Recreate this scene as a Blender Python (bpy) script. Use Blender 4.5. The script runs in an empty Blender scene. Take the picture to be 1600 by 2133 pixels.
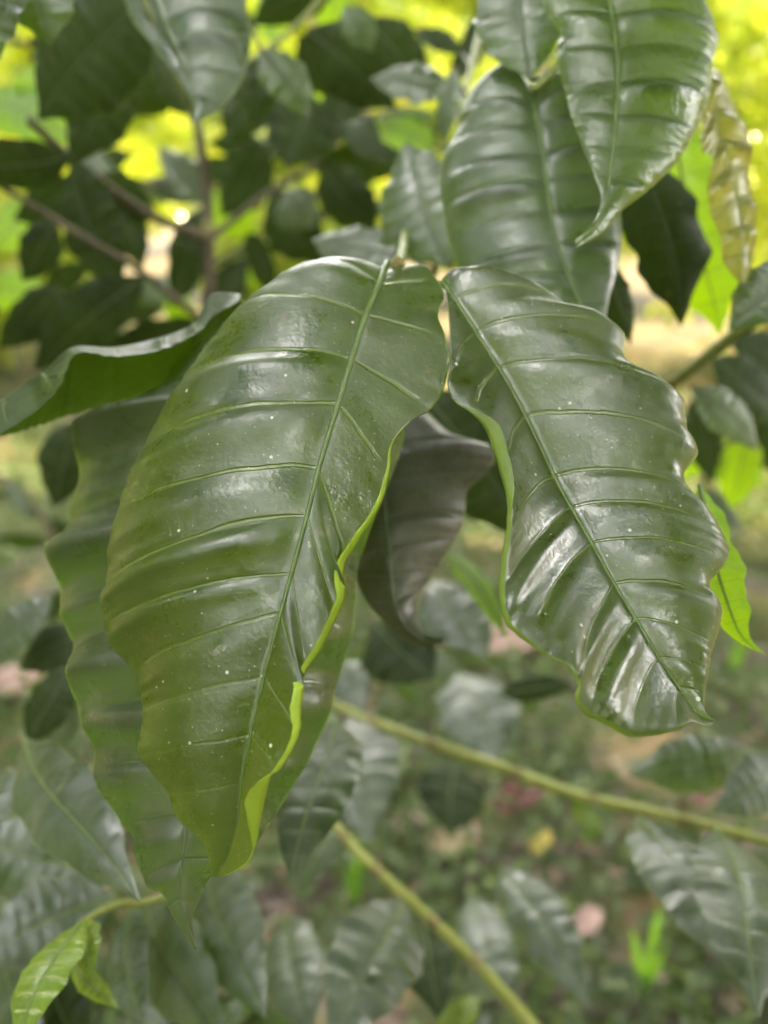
import bpy, math, random
import numpy as np
from mathutils import Vector, Matrix
random.seed(7); rng = np.random.default_rng(7)
C = bpy.context.scene
COL = C.collection
# ------------------------------------------------------------------ camera, light
CAM_H = 1.15; PITCH = math.radians(21.0); FPX = 1605.0; CX, CY = 800.0, 1066.5
cd = bpy.data.cameras.new('camera'); cam = bpy.data.objects.new('camera', cd); COL.objects.link(cam)
cam.location = (0, 0, CAM_H); cam.rotation_euler = (math.pi/2 - PITCH, 0, 0)
cd.sensor_fit = 'VERTICAL'; cd.sensor_height = 9.8; cd.sensor_width = 7.35
cd.lens = 9.8*FPX/2133.0
cd.clip_start = 0.01; cd.clip_end = 400
cd.dof.use_dof = True; cd.dof.focus_distance = 0.226; cd.dof.aperture_fstop = cd.lens/5.0
C.camera = cam
SUN_EL = math.radians(40); SUN_AZ = math.radians(125)      # azimuth from +Y towards +X: the sun stands behind the viewer's right shoulder
sdir = Vector((math.sin(SUN_AZ)*math.cos(SUN_EL), math.cos(SUN_AZ)*math.cos(SUN_EL), math.sin(SUN_EL)))
w = bpy.data.worlds.new('World'); C.world = w; w.use_nodes = True
wt = w.node_tree; wt.nodes.clear()
sky = wt.nodes.new('ShaderNodeTexSky'); sky.sky_type = 'NISHITA'; sky.sun_disc = False
sky.sun_elevation = SUN_EL; sky.sun_rotation = SUN_AZ; sky.dust_density = 2.0; sky.air_density = 1.0
bg = wt.nodes.new('ShaderNodeBackground'); bg.inputs[1].default_value = 0.05
wo = wt.nodes.new('ShaderNodeOutputWorld')
# broken unseen cloud added to the sky for white leaf reflections
wc = wt.nodes.new('ShaderNodeTexCoord'); wn = wt.nodes.new('ShaderNodeTexNoise'); wn.inputs['Scale'].default_value = 2.0; wn.inputs['Detail'].default_value = 6
wt.links.new(wc.outputs['Generated'], wn.inputs['Vector'])
wr = wt.nodes.new('ShaderNodeMapRange'); wr.interpolation_type = 'SMOOTHSTEP'; wr.inputs[1].default_value = 0.545; wr.inputs[2].default_value = 0.60
wt.links.new(wn.outputs[0], wr.inputs[0])
wm = wt.nodes.new('ShaderNodeMix'); wm.data_type = 'RGBA'; wm.inputs[7].default_value = (72, 72, 75, 1)
wt.links.new(wr.outputs[0], wm.inputs[0]); wt.links.new(sky.outputs[0], wm.inputs[6])
wt.links.new(wm.outputs[2], bg.inputs[0]); wt.links.new(bg.outputs[0], wo.inputs[0])
sl = bpy.data.lights.new('sun', 'SUN'); sl.energy = 5.0; sl.angle = math.radians(0.5); sl.color = (1.0, 0.82, 0.56)
sun = bpy.data.objects.new('sun', sl); COL.objects.link(sun)
sun.rotation_euler = sdir.to_track_quat('Z', 'Y').to_euler(); sun.location = sdir*20
C.view_settings.view_transform = 'Standard'; C.view_settings.look = 'None'
C.view_settings.exposure = 2.75; C.view_settings.gamma = 1.0
C.view_settings.use_white_balance = True; C.view_settings.white_balance_temperature = 7000; C.view_settings.white_balance_tint = 12   # the phone's shade white balance
C.render.engine = 'CYCLES'
C.cycles.max_bounces = 8; C.cycles.transmission_bounces = 4; C.cycles.diffuse_bounces = 4; C.cycles.glossy_bounces = 3

# ------------------------------------------------------------------ helpers
cp, sp = math.cos(PITCH), math.sin(PITCH)
FWD = np.array([0, cp, -sp]); UPV = np.array([0, sp, cp]); RIGHT = np.array([1.0, 0, 0]); CAMP = np.array([0, 0, CAM_H])
def P(x, y, d):
    return CAMP + d*(FWD + RIGHT*(x-CX)/FPX + UPV*(CY-y)/FPX)
def Pv(xy, d):
    xy = np.asarray(xy, float); d = np.asarray(d, float)[:, None]
    return CAMP + d*(FWD + RIGHT*((xy[:, :1]-CX)/FPX) + UPV*((CY-xy[:, 1:2])/FPX))
def nrm(v):
    v = np.asarray(v, float); return v/(np.linalg.norm(v, axis=-1, keepdims=True)+1e-12)

def link(o, parent=None):
    COL.objects.link(o)
    if parent is not None: o.parent = parent
    return o
def mesh_obj(name, verts, faces, mat, parent=None, uv=None, smooth=True):
    me = bpy.data.meshes.new(name); me.from_pydata([tuple(v) for v in verts], [], [tuple(f) for f in faces])
    if uv is not None:
        lay = me.uv_layers.new(name='UVMap'); li = np.empty(len(me.loops), np.int32)
        me.loops.foreach_get('vertex_index', li); lay.data.foreach_set('uv', np.asarray(uv, np.float32)[li].ravel())
    if smooth: me.polygons.foreach_set('use_smooth', [True]*len(me.polygons))
    if mat: me.materials.append(mat)
    me.update()
    return link(bpy.data.objects.new(name, me), parent)
def thing(name, label, cat, loc, group=None):
    o = bpy.data.objects.new(name, None); o.empty_display_size = 0.02; COL.objects.link(o); o.location = tuple(loc)
    o['label'] = label; o['category'] = cat
    if group: o['group'] = group
    return o
def tag(o, label, cat, group=None, kind=None):
    if label: o['label'] = label
    if cat: o['category'] = cat
    if group: o['group'] = group
    if kind: o['kind'] = kind
    return o
def child_fix(o, root): o.location = -Vector(root.location); return o

def hermite(ts, pts, t):
    ts = np.asarray(ts, float); pts = np.asarray(pts, float)
    if pts.ndim == 1: pts = pts[:, None]
    n = len(ts); d = np.diff(pts, axis=0)/np.diff(ts)[:, None]
    m = np.zeros_like(pts); m[0] = d[0]; m[-1] = d[-1]
    h = np.diff(ts)
    if n > 2:
        m[1:-1] = (d[:-1]*h[1:, None] + d[1:]*h[:-1, None])/(h[:-1]+h[1:])[:, None]
    t = np.clip(np.asarray(t, float), ts[0], ts[-1])
    i = np.clip(np.searchsorted(ts, t, side='right')-1, 0, n-2)
    s = ((t-ts[i])/h[i])[:, None]; H = h[i][:, None]
    return ((2*s**3-3*s**2+1)*pts[i] + (s**3-2*s**2+s)*H*m[i] + (-2*s**3+3*s**2)*pts[i+1] + (s**3-s**2)*H*m[i+1])
def fill_t(lst):
    """(x,y) or (x,y,t): points without a t get one by arc length between their neighbours"""
    xy = np.array([p[:2] for p in lst], float); t = [p[2] if len(p) > 2 else None for p in lst]
    arc = np.concatenate([[0], np.cumsum(np.linalg.norm(np.diff(xy, axis=0), axis=1))])
    known = [i for i, v in enumerate(t) if v is not None]
    return np.interp(arc, arc[known], [t[i] for i in known]), xy

def tube(name, pts, radii, mat, parent, sides=8, cap=True):
    pts = np.asarray(pts, float); n = len(pts)
    T = nrm(np.gradient(pts, axis=0)); ref = np.array([0.3, 0.2, 0.93])
    V = []; F = []
    A = nrm(np.cross(T, ref)); B = nrm(np.cross(T, A))
    for k in range(sides):
        a = 2*math.pi*k/sides
        V.append(pts + (A*math.cos(a)+B*math.sin(a))*np.asarray(radii)[:, None])
    V = np.stack(V, 1).reshape(-1, 3)
    for i in range(n-1):
        for k in range(sides):
            F.append((i*sides+k, i*sides+(k+1) % sides, (i+1)*sides+(k+1) % sides, (i+1)*sides+k))
    if cap:
        F.append(tuple(range(sides-1, -1, -1))); F.append(tuple((n-1)*sides+k for k in range(sides)))
    uv = np.stack([np.tile(np.arange(sides)/sides, n), np.repeat(np.arange(n)/max(1, n-1), sides)], 1)
    return mesh_obj(name, V, F, mat, parent, uv)

# ------------------------------------------------------------------ materials
class NT:
    def __init__(s, name):
        s.m = bpy.data.materials.new(name); s.m.use_nodes = True; s.t = s.m.node_tree; s.t.nodes.clear()
        s.out = s.t.nodes.new('ShaderNodeOutputMaterial')
    def n(s, typ, **kw):
        nd = s.t.nodes.new(typ)
        for k, v in kw.items(): setattr(nd, k, v)
        return nd
    def l(s, a, b): s.t.links.new(a, b)
    def setv(s, sock, v):
        if hasattr(v, 'is_output') or isinstance(v, bpy.types.NodeSocket): s.l(v, sock)
        elif isinstance(v, (tuple, list)): sock.default_value = tuple(v) if len(v) == 4 or sock.type == 'VECTOR' else (*v, 1)
        else: sock.default_value = v
    def math(s, op, a, b=0.0, c=0.0, clamp=False):
        nd = s.n('ShaderNodeMath', operation=op, use_clamp=clamp)
        for i, v in enumerate((a, b, c)): s.setv(nd.inputs[i], v)
        return nd.outputs[0]
    def ramp(s, v, a, b, x=0.0, y=1.0, smooth=True):
        nd = s.n('ShaderNodeMapRange', interpolation_type='SMOOTHSTEP' if smooth else 'LINEAR')
        s.setv(nd.inputs[0], v); nd.inputs[1].default_value = a; nd.inputs[2].default_value = b
        nd.inputs[3].default_value = x; nd.inputs[4].default_value = y
        return nd.outputs[0]
    def mix(s, f, a, b, mode='MIX'):
        nd = s.n('ShaderNodeMix', data_type='RGBA', blend_type=mode)
        s.setv(nd.inputs[0], f); s.setv(nd.inputs[6], a); s.setv(nd.inputs[7], b); return nd.outputs[2]
    def noise(s, scale, detail=3, rough=0.5, vec=None, w=None):
        nd = s.n('ShaderNodeTexNoise'); nd.inputs['Scale'].default_value = scale
        nd.inputs['Detail'].default_value = detail; nd.inputs['Roughness'].default_value = rough
        if vec: s.l(vec, nd.inputs['Vector'])
        return nd.outputs[0]

def leaf_mat(name, top=(0.035, 0.085, 0.012), under=(0.10, 0.19, 0.035), trans=(0.30, 0.50, 0.02), tf=0.30,
             rough=0.30, vein=(0.07, 0.11, 0.03), vend=99.0, specks=1.0, dust_sheen=(0.30, 0.30, 0.30), dust_sheen_f=0.10, vw=0.028,
             brown=0.0, edge=(0.22, 0.30, 0.05), scale=1.0, spec=0.5, vstr=0.75, bump=1.0, tert=1.0, tipspot=0.0):
    M = NT(name)
    uvn = M.n('ShaderNodeUVMap'); uvn.uv_map = 'UVMap'
    sx = M.n('ShaderNodeSeparateXYZ'); M.l(uvn.outputs[0], sx.inputs[0])
    u = M.math('ABSOLUTE', M.math('MULTIPLY_ADD', sx.outputs[0], 2.0, -1.0)); t = sx.outputs[1]
    geo = M.n('ShaderNodeNewGeometry'); pos = M.n('ShaderNodeTexCoord').outputs['Object']
    wob = M.noise(60*scale, 2, 0.5, pos)
    tw = M.math('ADD', t, M.math('MULTIPLY_ADD', wob, 0.16, -0.08))
    fr = M.math('ABSOLUTE', M.math('SUBTRACT', M.math('FRACT', M.math('ADD', tw, 0.5)), 0.5))
    vline = M.ramp(fr, vw*0.5, vw*1.7, 1.0, 0.0)
    vfade = M.math('MULTIPLY', M.ramp(u, 0.60, 0.93, 1.0, 0.0), M.ramp(u, 0.0, 0.03, 0, 1))
    vline = M.math('MULTIPLY', vline, vfade)
    if vend < 90: vline = M.math('MULTIPLY', vline, M.ramp(t, vend-2, vend+1, 1.0, 0.25))
    # tertiary network
    vor = M.n('ShaderNodeTexVoronoi', feature='DISTANCE_TO_EDGE'); vor.inputs['Scale'].default_value = 150*scale
    mp = M.n('ShaderNodeMixRGB'); mp.inputs[0].default_value = 0.02; M.l(pos, mp.inputs[1])
    nz = M.n('ShaderNodeTexNoise'); nz.inputs['Scale'].default_value = 90*scale; M.l(pos, nz.inputs['Vector']); M.l(nz.outputs[1], mp.inputs[2])
    M.l(mp.outputs[0], vor.inputs['Vector'])
    net = M.ramp(vor.outputs['Distance'], 0.0, 0.07, 1.0, 0.0)
    big = M.noise(28*scale, 4, 0.55, pos); fine = M.noise(700*scale, 3, 0.6, pos); mid = M.noise(160*scale, 3, 0.6, pos)
    c = M.mix(M.ramp(big, 0.3, 0.7), tuple(x*0.72 for x in top), tuple(x*1.3 for x in top))
    c = M.mix(M.math('MULTIPLY', M.ramp(mid, 0.35, 0.75), 0.35), c, tuple(min(1, x*1.7) for x in top))
    if brown > 0:
        c = M.mix(M.math('MULTIPLY', M.ramp(M.noise(45*scale, 4, 0.65, pos), 0.40, 0.66), brown), c, (0.105, 0.075, 0.055))
    bl_ = M.math('MULTIPLY', M.ramp(M.noise(95*scale, 3, 0.7, pos), 0.67, 0.74), 0.7)
    c = M.mix(bl_, c, (0.10, 0.075, 0.03))
    # grey patches: dust, plus sky sheen painted into grey and dusky leaves
    c = M.mix(M.math('MULTIPLY', M.ramp(M.noise(38*scale, 5, 0.7, pos), 0.35, 0.8), dust_sheen_f), c, dust_sheen)
    c = M.mix(M.math('MULTIPLY', net, 0.22*tert), c, vein)
    c = M.mix(M.math('MULTIPLY', vline, vstr), c, vein)
    c = M.mix(M.math('MULTIPLY', M.ramp(u, 0.975, 0.998, 0, 0.75), M.ramp(mid, 0.35, 0.6)), c, edge)
    # scattered dust specks
    v2 = M.n('ShaderNodeTexVoronoi', feature='F1'); v2.inputs['Scale'].default_value = 300*scale; M.l(pos, v2.inputs['Vector'])
    sepc = M.n('ShaderNodeSeparateColor'); M.l(v2.outputs['Color'], sepc.inputs[0])
    sz = M.ramp(sepc.outputs[0], 0.60, 1.0, 0.04, 0.20, smooth=False)
    sz = M.math('MULTIPLY', sz, M.math('GREATER_THAN', sepc.outputs[0], 0.86))
    dots = M.math('LESS_THAN', v2.outputs['Distance'], M.math('MULTIPLY', sz, M.ramp(sepc.outputs[1], 0.2, 1.0, 0.3, 1.0)))
    v3 = M.n('ShaderNodeTexVoronoi', feature='F1'); v3.inputs['Scale'].default_value = 700*scale; M.l(pos, v3.inputs['Vector'])
    s3 = M.n('ShaderNodeSeparateColor'); M.l(v3.outputs['Color'], s3.inputs[0])
    d3 = M.math('LESS_THAN', v3.outputs['Distance'], M.ramp(s3.outputs[0], 0.6, 1.0, 0.0, 0.22, smooth=False))
    dm = M.ramp(M.noise(22*scale, 3, 0.6, pos), 0.35, 0.6, 0.3, 1.0)
    dd = M.math('MULTIPLY', M.math('MAXIMUM', dots, M.math('MULTIPLY', d3, 0.45)), M.math('MULTIPLY', dm, 0.75*specks), clamp=True)
    if specks > 0: c = M.mix(dd, c, (0.62, 0.62, 0.50))
    cu = M.mix(M.ramp(big, 0.3, 0.7), tuple(x*0.85 for x in under), tuple(min(1, x*1.15) for x in under))
    cu = M.mix(M.math('MULTIPLY', vline, 0.5), cu, tuple(min(1, x*1.8) for x in under))
    col = M.mix(geo.outputs['Backfacing'], c, cu)
    hgt = M.math('ADD', M.math('MULTIPLY', fine, 0.00012*bump), M.math('MULTIPLY', mid, 0.00028*bump))
    hgt = M.math('ADD', hgt, M.math('MULTIPLY', M.noise(420*scale, 2, 0.6, pos), 0.00009*bump))
    hgt = M.math('SUBTRACT', hgt, M.math('MULTIPLY', vline, 0.0003))
    bp = M.n('ShaderNodeBump'); bp.inputs['Distance'].default_value = 1.0; bp.inputs['Strength'].default_value = 1.0
    M.l(hgt, bp.inputs['Height'])
    pr = M.n('ShaderNodeBsdfPrincipled'); M.l(col, pr.inputs['Base Color']); M.l(bp.outputs[0], pr.inputs['Normal'])
    r0 = M.ramp(M.noise(50*scale, 4, 0.65, pos), 0.3, 0.7, rough*0.75, rough*1.5)
    r0 = M.math('ADD', r0, M.ramp(M.noise(260*scale, 3, 0.7, pos), 0.4, 0.7, -0.03, 0.10))
    r0 = M.math('ADD', r0, M.math('MULTIPLY', geo.outputs['Backfacing'], 0.3))
    M.l(r0, pr.inputs['Roughness']); pr.inputs['Specular IOR Level'].default_value = spec
    tr = M.n('ShaderNodeBsdfTranslucent')
    tc = M.mix(M.math('MULTIPLY', net, 0.25), trans, tuple(x*0.6 for x in trans)); tc = M.mix(M.math('MULTIPLY', vline, 0.5), tc, tuple(x*0.5 for x in trans))
    M.l(tc, tr.inputs[0])
    mx = M.n('ShaderNodeMixShader'); mx.inputs[0].default_value = tf
    M.l(pr.outputs[0], mx.inputs[1]); M.l(tr.outputs[0], mx.inputs[2]); M.l(mx.outputs[0], M.out.inputs[0])
    return M.m

def simple_mat(name, c1, c2, rough=0.5, scale=80, trans=None, tf=0.0, spec=0.5, bump=0.0, band=None):
    M = NT(name); pos = M.n('ShaderNodeTexCoord').outputs['Object']
    nz = M.noise(scale, 4, 0.6, pos); c = M.mix(M.ramp(nz, 0.3, 0.7), c1, c2)
    if band:
        uvn = M.n('ShaderNodeUVMap'); uvn.uv_map = 'UVMap'; sx = M.n('ShaderNodeSeparateXYZ'); M.l(uvn.outputs[0], sx.inputs[0])
        n2 = M.noise(scale*3, 3, 0.6, pos)
        c = M.mix(M.math('MULTIPLY', M.ramp(n2, 0.5, 0.7), 0.6), c, band)
    pr = M.n('ShaderNodeBsdfPrincipled'); M.l(c, pr.inputs['Base Color']); pr.inputs['Roughness'].default_value = rough
    pr.inputs['Specular IOR Level'].default_value = spec
    if bump:
        bp = M.n('ShaderNodeBump'); bp.inputs['Distance'].default_value = bump; M.l(nz, bp.inputs['Height']); M.l(bp.outputs[0], pr.inputs['Normal'])
    if trans:
        tr = M.n('ShaderNodeBsdfTranslucent'); tr.inputs[0].default_value = (*trans, 1)
        mx = M.n('ShaderNodeMixShader'); mx.inputs[0].default_value = tf
        M.l(pr.outputs[0], mx.inputs[1]); M.l(tr.outputs[0], mx.inputs[2]); M.l(mx.outputs[0], M.out.inputs[0])
    else: M.l(pr.outputs[0], M.out.inputs[0])
    return M.m

MAT = {}
MAT['front'] = leaf_mat('leaf_front', under=(0.30, 0.45, 0.02), top=(0.022, 0.044, 0.004), trans=(0.45, 0.68, 0.02), tf=0.24, rough=0.31, dust_sheen_f=0.04, spec=1.0, specks=1.6, vein=(0.11, 0.17, 0.02), vend=8.5)  # underside brightened: backlit glow of the curled rim put into colour
MAT['right'] = leaf_mat('leaf_right', under=(0.10, 0.17, 0.012), top=(0.021, 0.038, 0.005), trans=(0.38, 0.60, 0.02), tf=0.20, rough=0.33, dust_sheen_f=0.05, spec=1.0, specks=1.6, vein=(0.10, 0.15, 0.03))
MAT['dusky'] = leaf_mat('leaf_dusky_sheen', top=(0.030, 0.036, 0.022), trans=(0.24, 0.55, 0.01), tf=0.24, rough=0.30, dust_sheen_f=0.16, dust_sheen=(0.30, 0.25, 0.27), vstr=0.35, spec=0.75)  # purple grey sky sheen put into the patch colour
MAT['brown'] = leaf_mat('leaf_brown', top=(0.034, 0.036, 0.024), under=(0.07, 0.08, 0.03), trans=(0.12, 0.14, 0.02), tf=0.12, rough=0.42, spec=0.5, brown=0.12, dust_sheen_f=0.2, vstr=0.3, specks=0.3, tert=2.5)
MAT['grey'] = leaf_mat('leaf_grey_sheen', top=(0.026, 0.044, 0.019), trans=(0.18, 0.36, 0.02), tf=0.20, rough=0.34, dust_sheen_f=0.24, dust_sheen=(0.36, 0.37, 0.37), specks=0.2, vstr=0.45, spec=0.75)  # silvery sky sheen painted into the base colour as grey
MAT['gloss'] = leaf_mat('leaf_gloss', top=(0.026, 0.052, 0.012), trans=(0.30, 0.52, 0.02), tf=0.28, rough=0.28, dust_sheen_f=0.05, specks=0.2, vstr=0.4, spec=0.8, bump=2.0)
MAT['young'] = leaf_mat('leaf_young', top=(0.10, 0.17, 0.02), under=(0.18, 0.28, 0.03), trans=(0.42, 0.62, 0.03), tf=0.28, rough=0.22, dust_sheen_f=0.0, specks=0.1, vstr=0.9, vein=(0.34, 0.38, 0.12), vw=0.06)
MAT['lime'] = leaf_mat('leaf_backlit_lime', top=(0.07, 0.17, 0.010), under=(0.12, 0.24, 0.02), trans=(0.55, 0.90, 0.01), tf=0.45, rough=0.45, dust_sheen_f=0.0, specks=0.1, vstr=0.3)  # lit-through look of backlit leaves put into brighter colour
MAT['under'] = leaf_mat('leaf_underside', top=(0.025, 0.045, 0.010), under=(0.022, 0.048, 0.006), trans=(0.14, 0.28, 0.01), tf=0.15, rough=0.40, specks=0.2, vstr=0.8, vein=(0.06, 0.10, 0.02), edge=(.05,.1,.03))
MAT['gold'] = leaf_mat('leaf_backlit_gold', top=(0.10, 0.115, 0.03), under=(0.14, 0.15, 0.04), trans=(0.62, 0.60, 0.06), tf=0.35, rough=0.25, dust_sheen_f=0.1, specks=0.1, vstr=0.4)  # backlit gold painted into the leaf colours
MAT['dark'] = leaf_mat('leaf_silhouette', top=(0.014, 0.026, 0.006), under=(0.020, 0.034, 0.008), trans=(0.08, 0.16, 0.01), tf=0.14, rough=0.5, spec=0.2, dust_sheen_f=0.02, specks=0.0, vstr=0.3)  # silhouette look of shaded leaves put into darker colour
MAT['midrib'] = simple_mat('midrib_green', (0.085, 0.15, 0.03), (0.13, 0.20, 0.05), 0.45, 300, (0.3, 0.5, 0.05), 0.2)
MAT['midrib_dull'] = simple_mat('midrib_dull', (0.05, 0.075, 0.025), (0.08, 0.11, 0.04), 0.5, 300)
MAT['stem'] = simple_mat('green_stem', (0.14, 0.19, 0.04), (0.20, 0.24, 0.06), 0.5, 200, band=(0.12, 0.09, 0.05), bump=0.0004)
MAT['stemy'] = simple_mat('yellow_green_stem', (0.18, 0.21, 0.03), (0.25, 0.28, 0.05), 0.45, 90, band=(0.24, 0.20, 0.06), bump=0.0004)
MAT['stemd'] = simple_mat('brown_twig', (0.07, 0.06, 0.035), (0.12, 0.10, 0.06), 0.8, 90, bump=0.001)
MAT['node'] = simple_mat('twig_node', (0.15, 0.14, 0.05), (0.24, 0.21, 0.07), 0.8, 300, bump=0.0005)

# ------------------------------------------------------------------ leaf surfaces
def surface(name, M, L, R, tt, mat, ribmat, parent, root, bl=0.12, br=0.12, arch=0.10, quilt=0.010, ruff=0.0, nu=24,
            flapL=None, flapR=None, flip=False, rib=0.0009, petiole=None, label=None, roll=0.0, seed=0, pucker=0.0, ribmin=0.25, qarr=1.0, qR=1.0, rollR=None):
    """M, L, R : (n,3) midrib and margins at parameters tt (integers are the side veins)"""
    n = len(tt); T = nrm(np.gradient(M, axis=0)); across = R-L
    wid = np.linalg.norm(across, axis=1)
    N = nrm(np.cross(T, across)); k = np.array([1, 4, 6, 4, 1])/16.
    for _ in range(3):
        Np = np.pad(N, ((2, 2), (0, 0)), mode='edge'); N = nrm(sum(k[j]*Np[j:j+n] for j in range(5)))
    us = np.linspace(0, 1, nu); us = us**0.9
    r = np.random.default_rng(seed); ph = r.uniform(0, 6.28, 6)
    def side(E, b, sgn, flap):
        w_ = np.linalg.norm(E-M, axis=1)[:, None]
        ctrl = 0.5*(M+E) + N*b*w_ - T*arch*w_
        rows = []; qs = qR if sgn > 0 else 1.0
        nz = qs* (0.6+0.4*np.sin(tt*2.3+ph[0]+sgn))*qarr
        for u_ in us:
            p = (1-u_)**2*M + 2*u_*(1-u_)*ctrl + u_**2*E
            hump = (np.abs(np.sin(np.pi*tt))**0.75)
            skew = 0.35*np.sin(2*np.pi*tt)
            win = (math.sin(math.pi*min(1, u_*1.05)))**0.6 if u_ < 0.95 else 0.1
            q = quilt*(hump+skew*hump)*win*np.minimum(w_[:, 0], 0.05)*nz
            q = q + pucker*w_[:, 0]*max(0, u_-0.55)*(np.sin(2*np.pi*tt*3.1+ph[1]+3*u_)*np.sin(tt*2.1+ph[2]))
            q = q + ruff*w_[:, 0]*u_**2.2*(np.sin(2*np.pi*tt*0.5+ph[3]+sgn)+0.6*np.sin(2*np.pi*tt*1.0+ph[4]))
            q = q - (roll if sgn < 0 or rollR is None else rollR)*w_[:, 0]*max(0, (u_-0.86)/0.14)**2
            # groove beside the midrib
            q = q - 0.02*w_[:, 0]*math.exp(-(u_/0.05)**2)*0.5
            rows.append(p+N*q[:, None])
        if flap is not None:
            last = rows[-1]
            for f in (0.25, 0.5, 0.75, 1.0):
                rows.append(last+flap*f + N*(0.25*math.sin(math.pi*f)*np.linalg.norm(flap, axis=1))[:, None]*0.6)
        return rows
    Ls = side(L, bl, -1, flapL); Rs = side(R, br, 1, flapR)
    uL = list(us) + ([0.97, 0.98, 0.99, 1.0] if flapL is not None else [])
    uR = list(us) + ([0.97, 0.98, 0.99, 1.0] if flapR is not None else [])
    cols = Ls[::-1][:-1] + Rs; U = [-x for x in uL[::-1][:-1]] + uR
    G = np.stack(cols, 1); m = G.shape[1]
    uv = np.stack([np.tile(np.array(U)*0.5+0.5, n), np.repeat(tt, m)], 1)
    I = np.arange(n*m).reshape(n, m)
    a, b_, c_, d_ = I[:-1, :-1].ravel(), I[1:, :-1].ravel(), I[1:, 1:].ravel(), I[:-1, 1:].ravel()
    F = np.stack([a, d_, c_, b_] if flip else [a, b_, c_, d_], 1)
    ob = mesh_obj(name, G.reshape(-1, 3), F, mat, parent, uv)
    if root is not None: child_fix(ob, root)
    if label: ob['label'] = label
    if rib:
        Nn = -N if flip else N
        mid = G[:, len(Ls)-1]
        rr = rib*np.interp(np.linspace(0, 1, n), [0, 0.15, 0.7, 1], [1.25, 1.0, 0.6, ribmin])
        step = max(1, n//60); idx = list(range(0, n, step));
        if idx[-1] != n-1: idx.append(n-1)
        pts = mid[idx]+Nn[idx]*(rr[idx]*0.15)[:, None]; rad = rr[idx]
        if petiole is not None:
            pp = np.asarray(petiole); b0 = pts[0]
            ex = [pp*(1-f)+b0*f for f in (0, 0.33, 0.66)]
            pts = np.vstack([ex, pts]); rad = np.concatenate([[rib*1.7, rib*1.5, rib*1.4], rad])
        mb = tube('midrib', pts, rad, ribmat, ob, 7)
    return ob

def hero(name_mat, mid, left, right, dm, dl, dr, root, sub=14, flL=None, flR=None, **kw):
    tm, xm = fill_t(mid); tl, xl = fill_t(left); tr_, xr = fill_t(right)
    t0, t1 = tm[0], tm[-1]; n = int((t1-t0)*sub)+1; tt = np.linspace(t0, t1, n)
    dep = kw.pop('dep', (0, 1)); qp = kw.pop('qprof', None)
    kw['qarr'] = np.interp(tt, [q[0] for q in qp], [q[1] for q in qp]) if qp else 1.0
    f = lambda kn: dep[0]+(hermite([k_[0] for k_ in kn], [k_[1] for k_ in kn], tt)[:, 0]-dep[0])*dep[1]
    dxl = kw.pop('dxl', 0)
    if dxl: xl = xl+np.stack([dxl*np.interp(tl, [tl[0], tl[0]+2, 5, 10, tl[-1]], [0, .4, 1, 1, 0]), np.zeros(len(tl))], 1)
    M = Pv(hermite(tm, xm, tt), f(dm)); L = Pv(hermite(tl, xl, tt), f(dl)); R = Pv(hermite(tr_, xr, tt), f(dr))
    def fl(k_, E, edgexy, ed):
        if k_ is None: return None
        g = np.stack([np.interp(tt, [q[0] for q in k_], [q[j] for q in k_]) for j in (1, 2, 3)], 1)
        g = np.where(np.abs(g) < 1e-9, 1e-6, g)
        return Pv(edgexy+g[:, :2], ed+g[:, 2])-E
    FL = fl(flL, L, hermite(tl, xl, tt), f(dl)); FR = fl(flR, R, hermite(tr_, xr, tt), f(dr))
    return surface('leaf', M, L, R, tt, MAT[name_mat], MAT[kw.pop('ribmat', 'midrib')], root, root, flapL=FL, flapR=FR, **kw)

PROF_S = [0, .04, .10, .20, .32, .45, .58, .70, .80, .88, .94, .98, 1]
PROF_W = [.02, .16, .42, .76, .95, 1.0, .95, .78, .55, .32, .15, .06, .01]
def leaf_curves(P0, P1, W, N0, sag=0.08, vfold=0.0, veins=9, sub=8, hook=0.0, seed=0, asym=0.0, margin=0.05):
    r = np.random.default_rng(seed)
    P0, P1 = np.asarray(P0, float), np.asarray(P1, float); ax = P1-P0; ln = np.linalg.norm(ax); ax = ax/ln
    N0 = np.asarray(N0, float); N0 = nrm(N0-ax*np.dot(N0, ax)); S = np.cross(N0, ax)
    # T x (R-L) = N   ->  R direction = N x T
    n = veins*sub+1; s = np.linspace(0, 1, n); tt = s*veins
    M = P0+np.outer(s, ax)*ln + np.outer(4*s*(1-s)*sag*ln, N0) + np.outer(hook*ln*np.maximum(0, s-0.8)**2*12, -N0*0.3+S)
    M = M + np.outer(0.02*ln*np.sin(s*5+r.uniform(0, 6)), S)
    wv = np.interp(s, PROF_S, PROF_W)*W*0.5
    k = np.hanning(9); k /= k.sum(); wv = np.convolve(np.pad(wv, 4, mode='edge'), k, 'valid'); wv[-1] = W*0.002
    out = []
    for sg in (-1, 1):
        p1, p2 = r.uniform(0, 6.28, 2)
        ww = wv*(1+asym*sg)*(1+margin*0.35*np.sin(2*np.pi*tt+p1)+margin*0.9*np.sin(np.pi*tt*0.83+p2)+margin*0.5*np.sin(np.pi*tt*0.37+p1*2))
        out.append(M + np.outer(ww*sg, S) - np.outer(ww*vfold, N0))
    return M, out[0], out[1], tt
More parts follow.
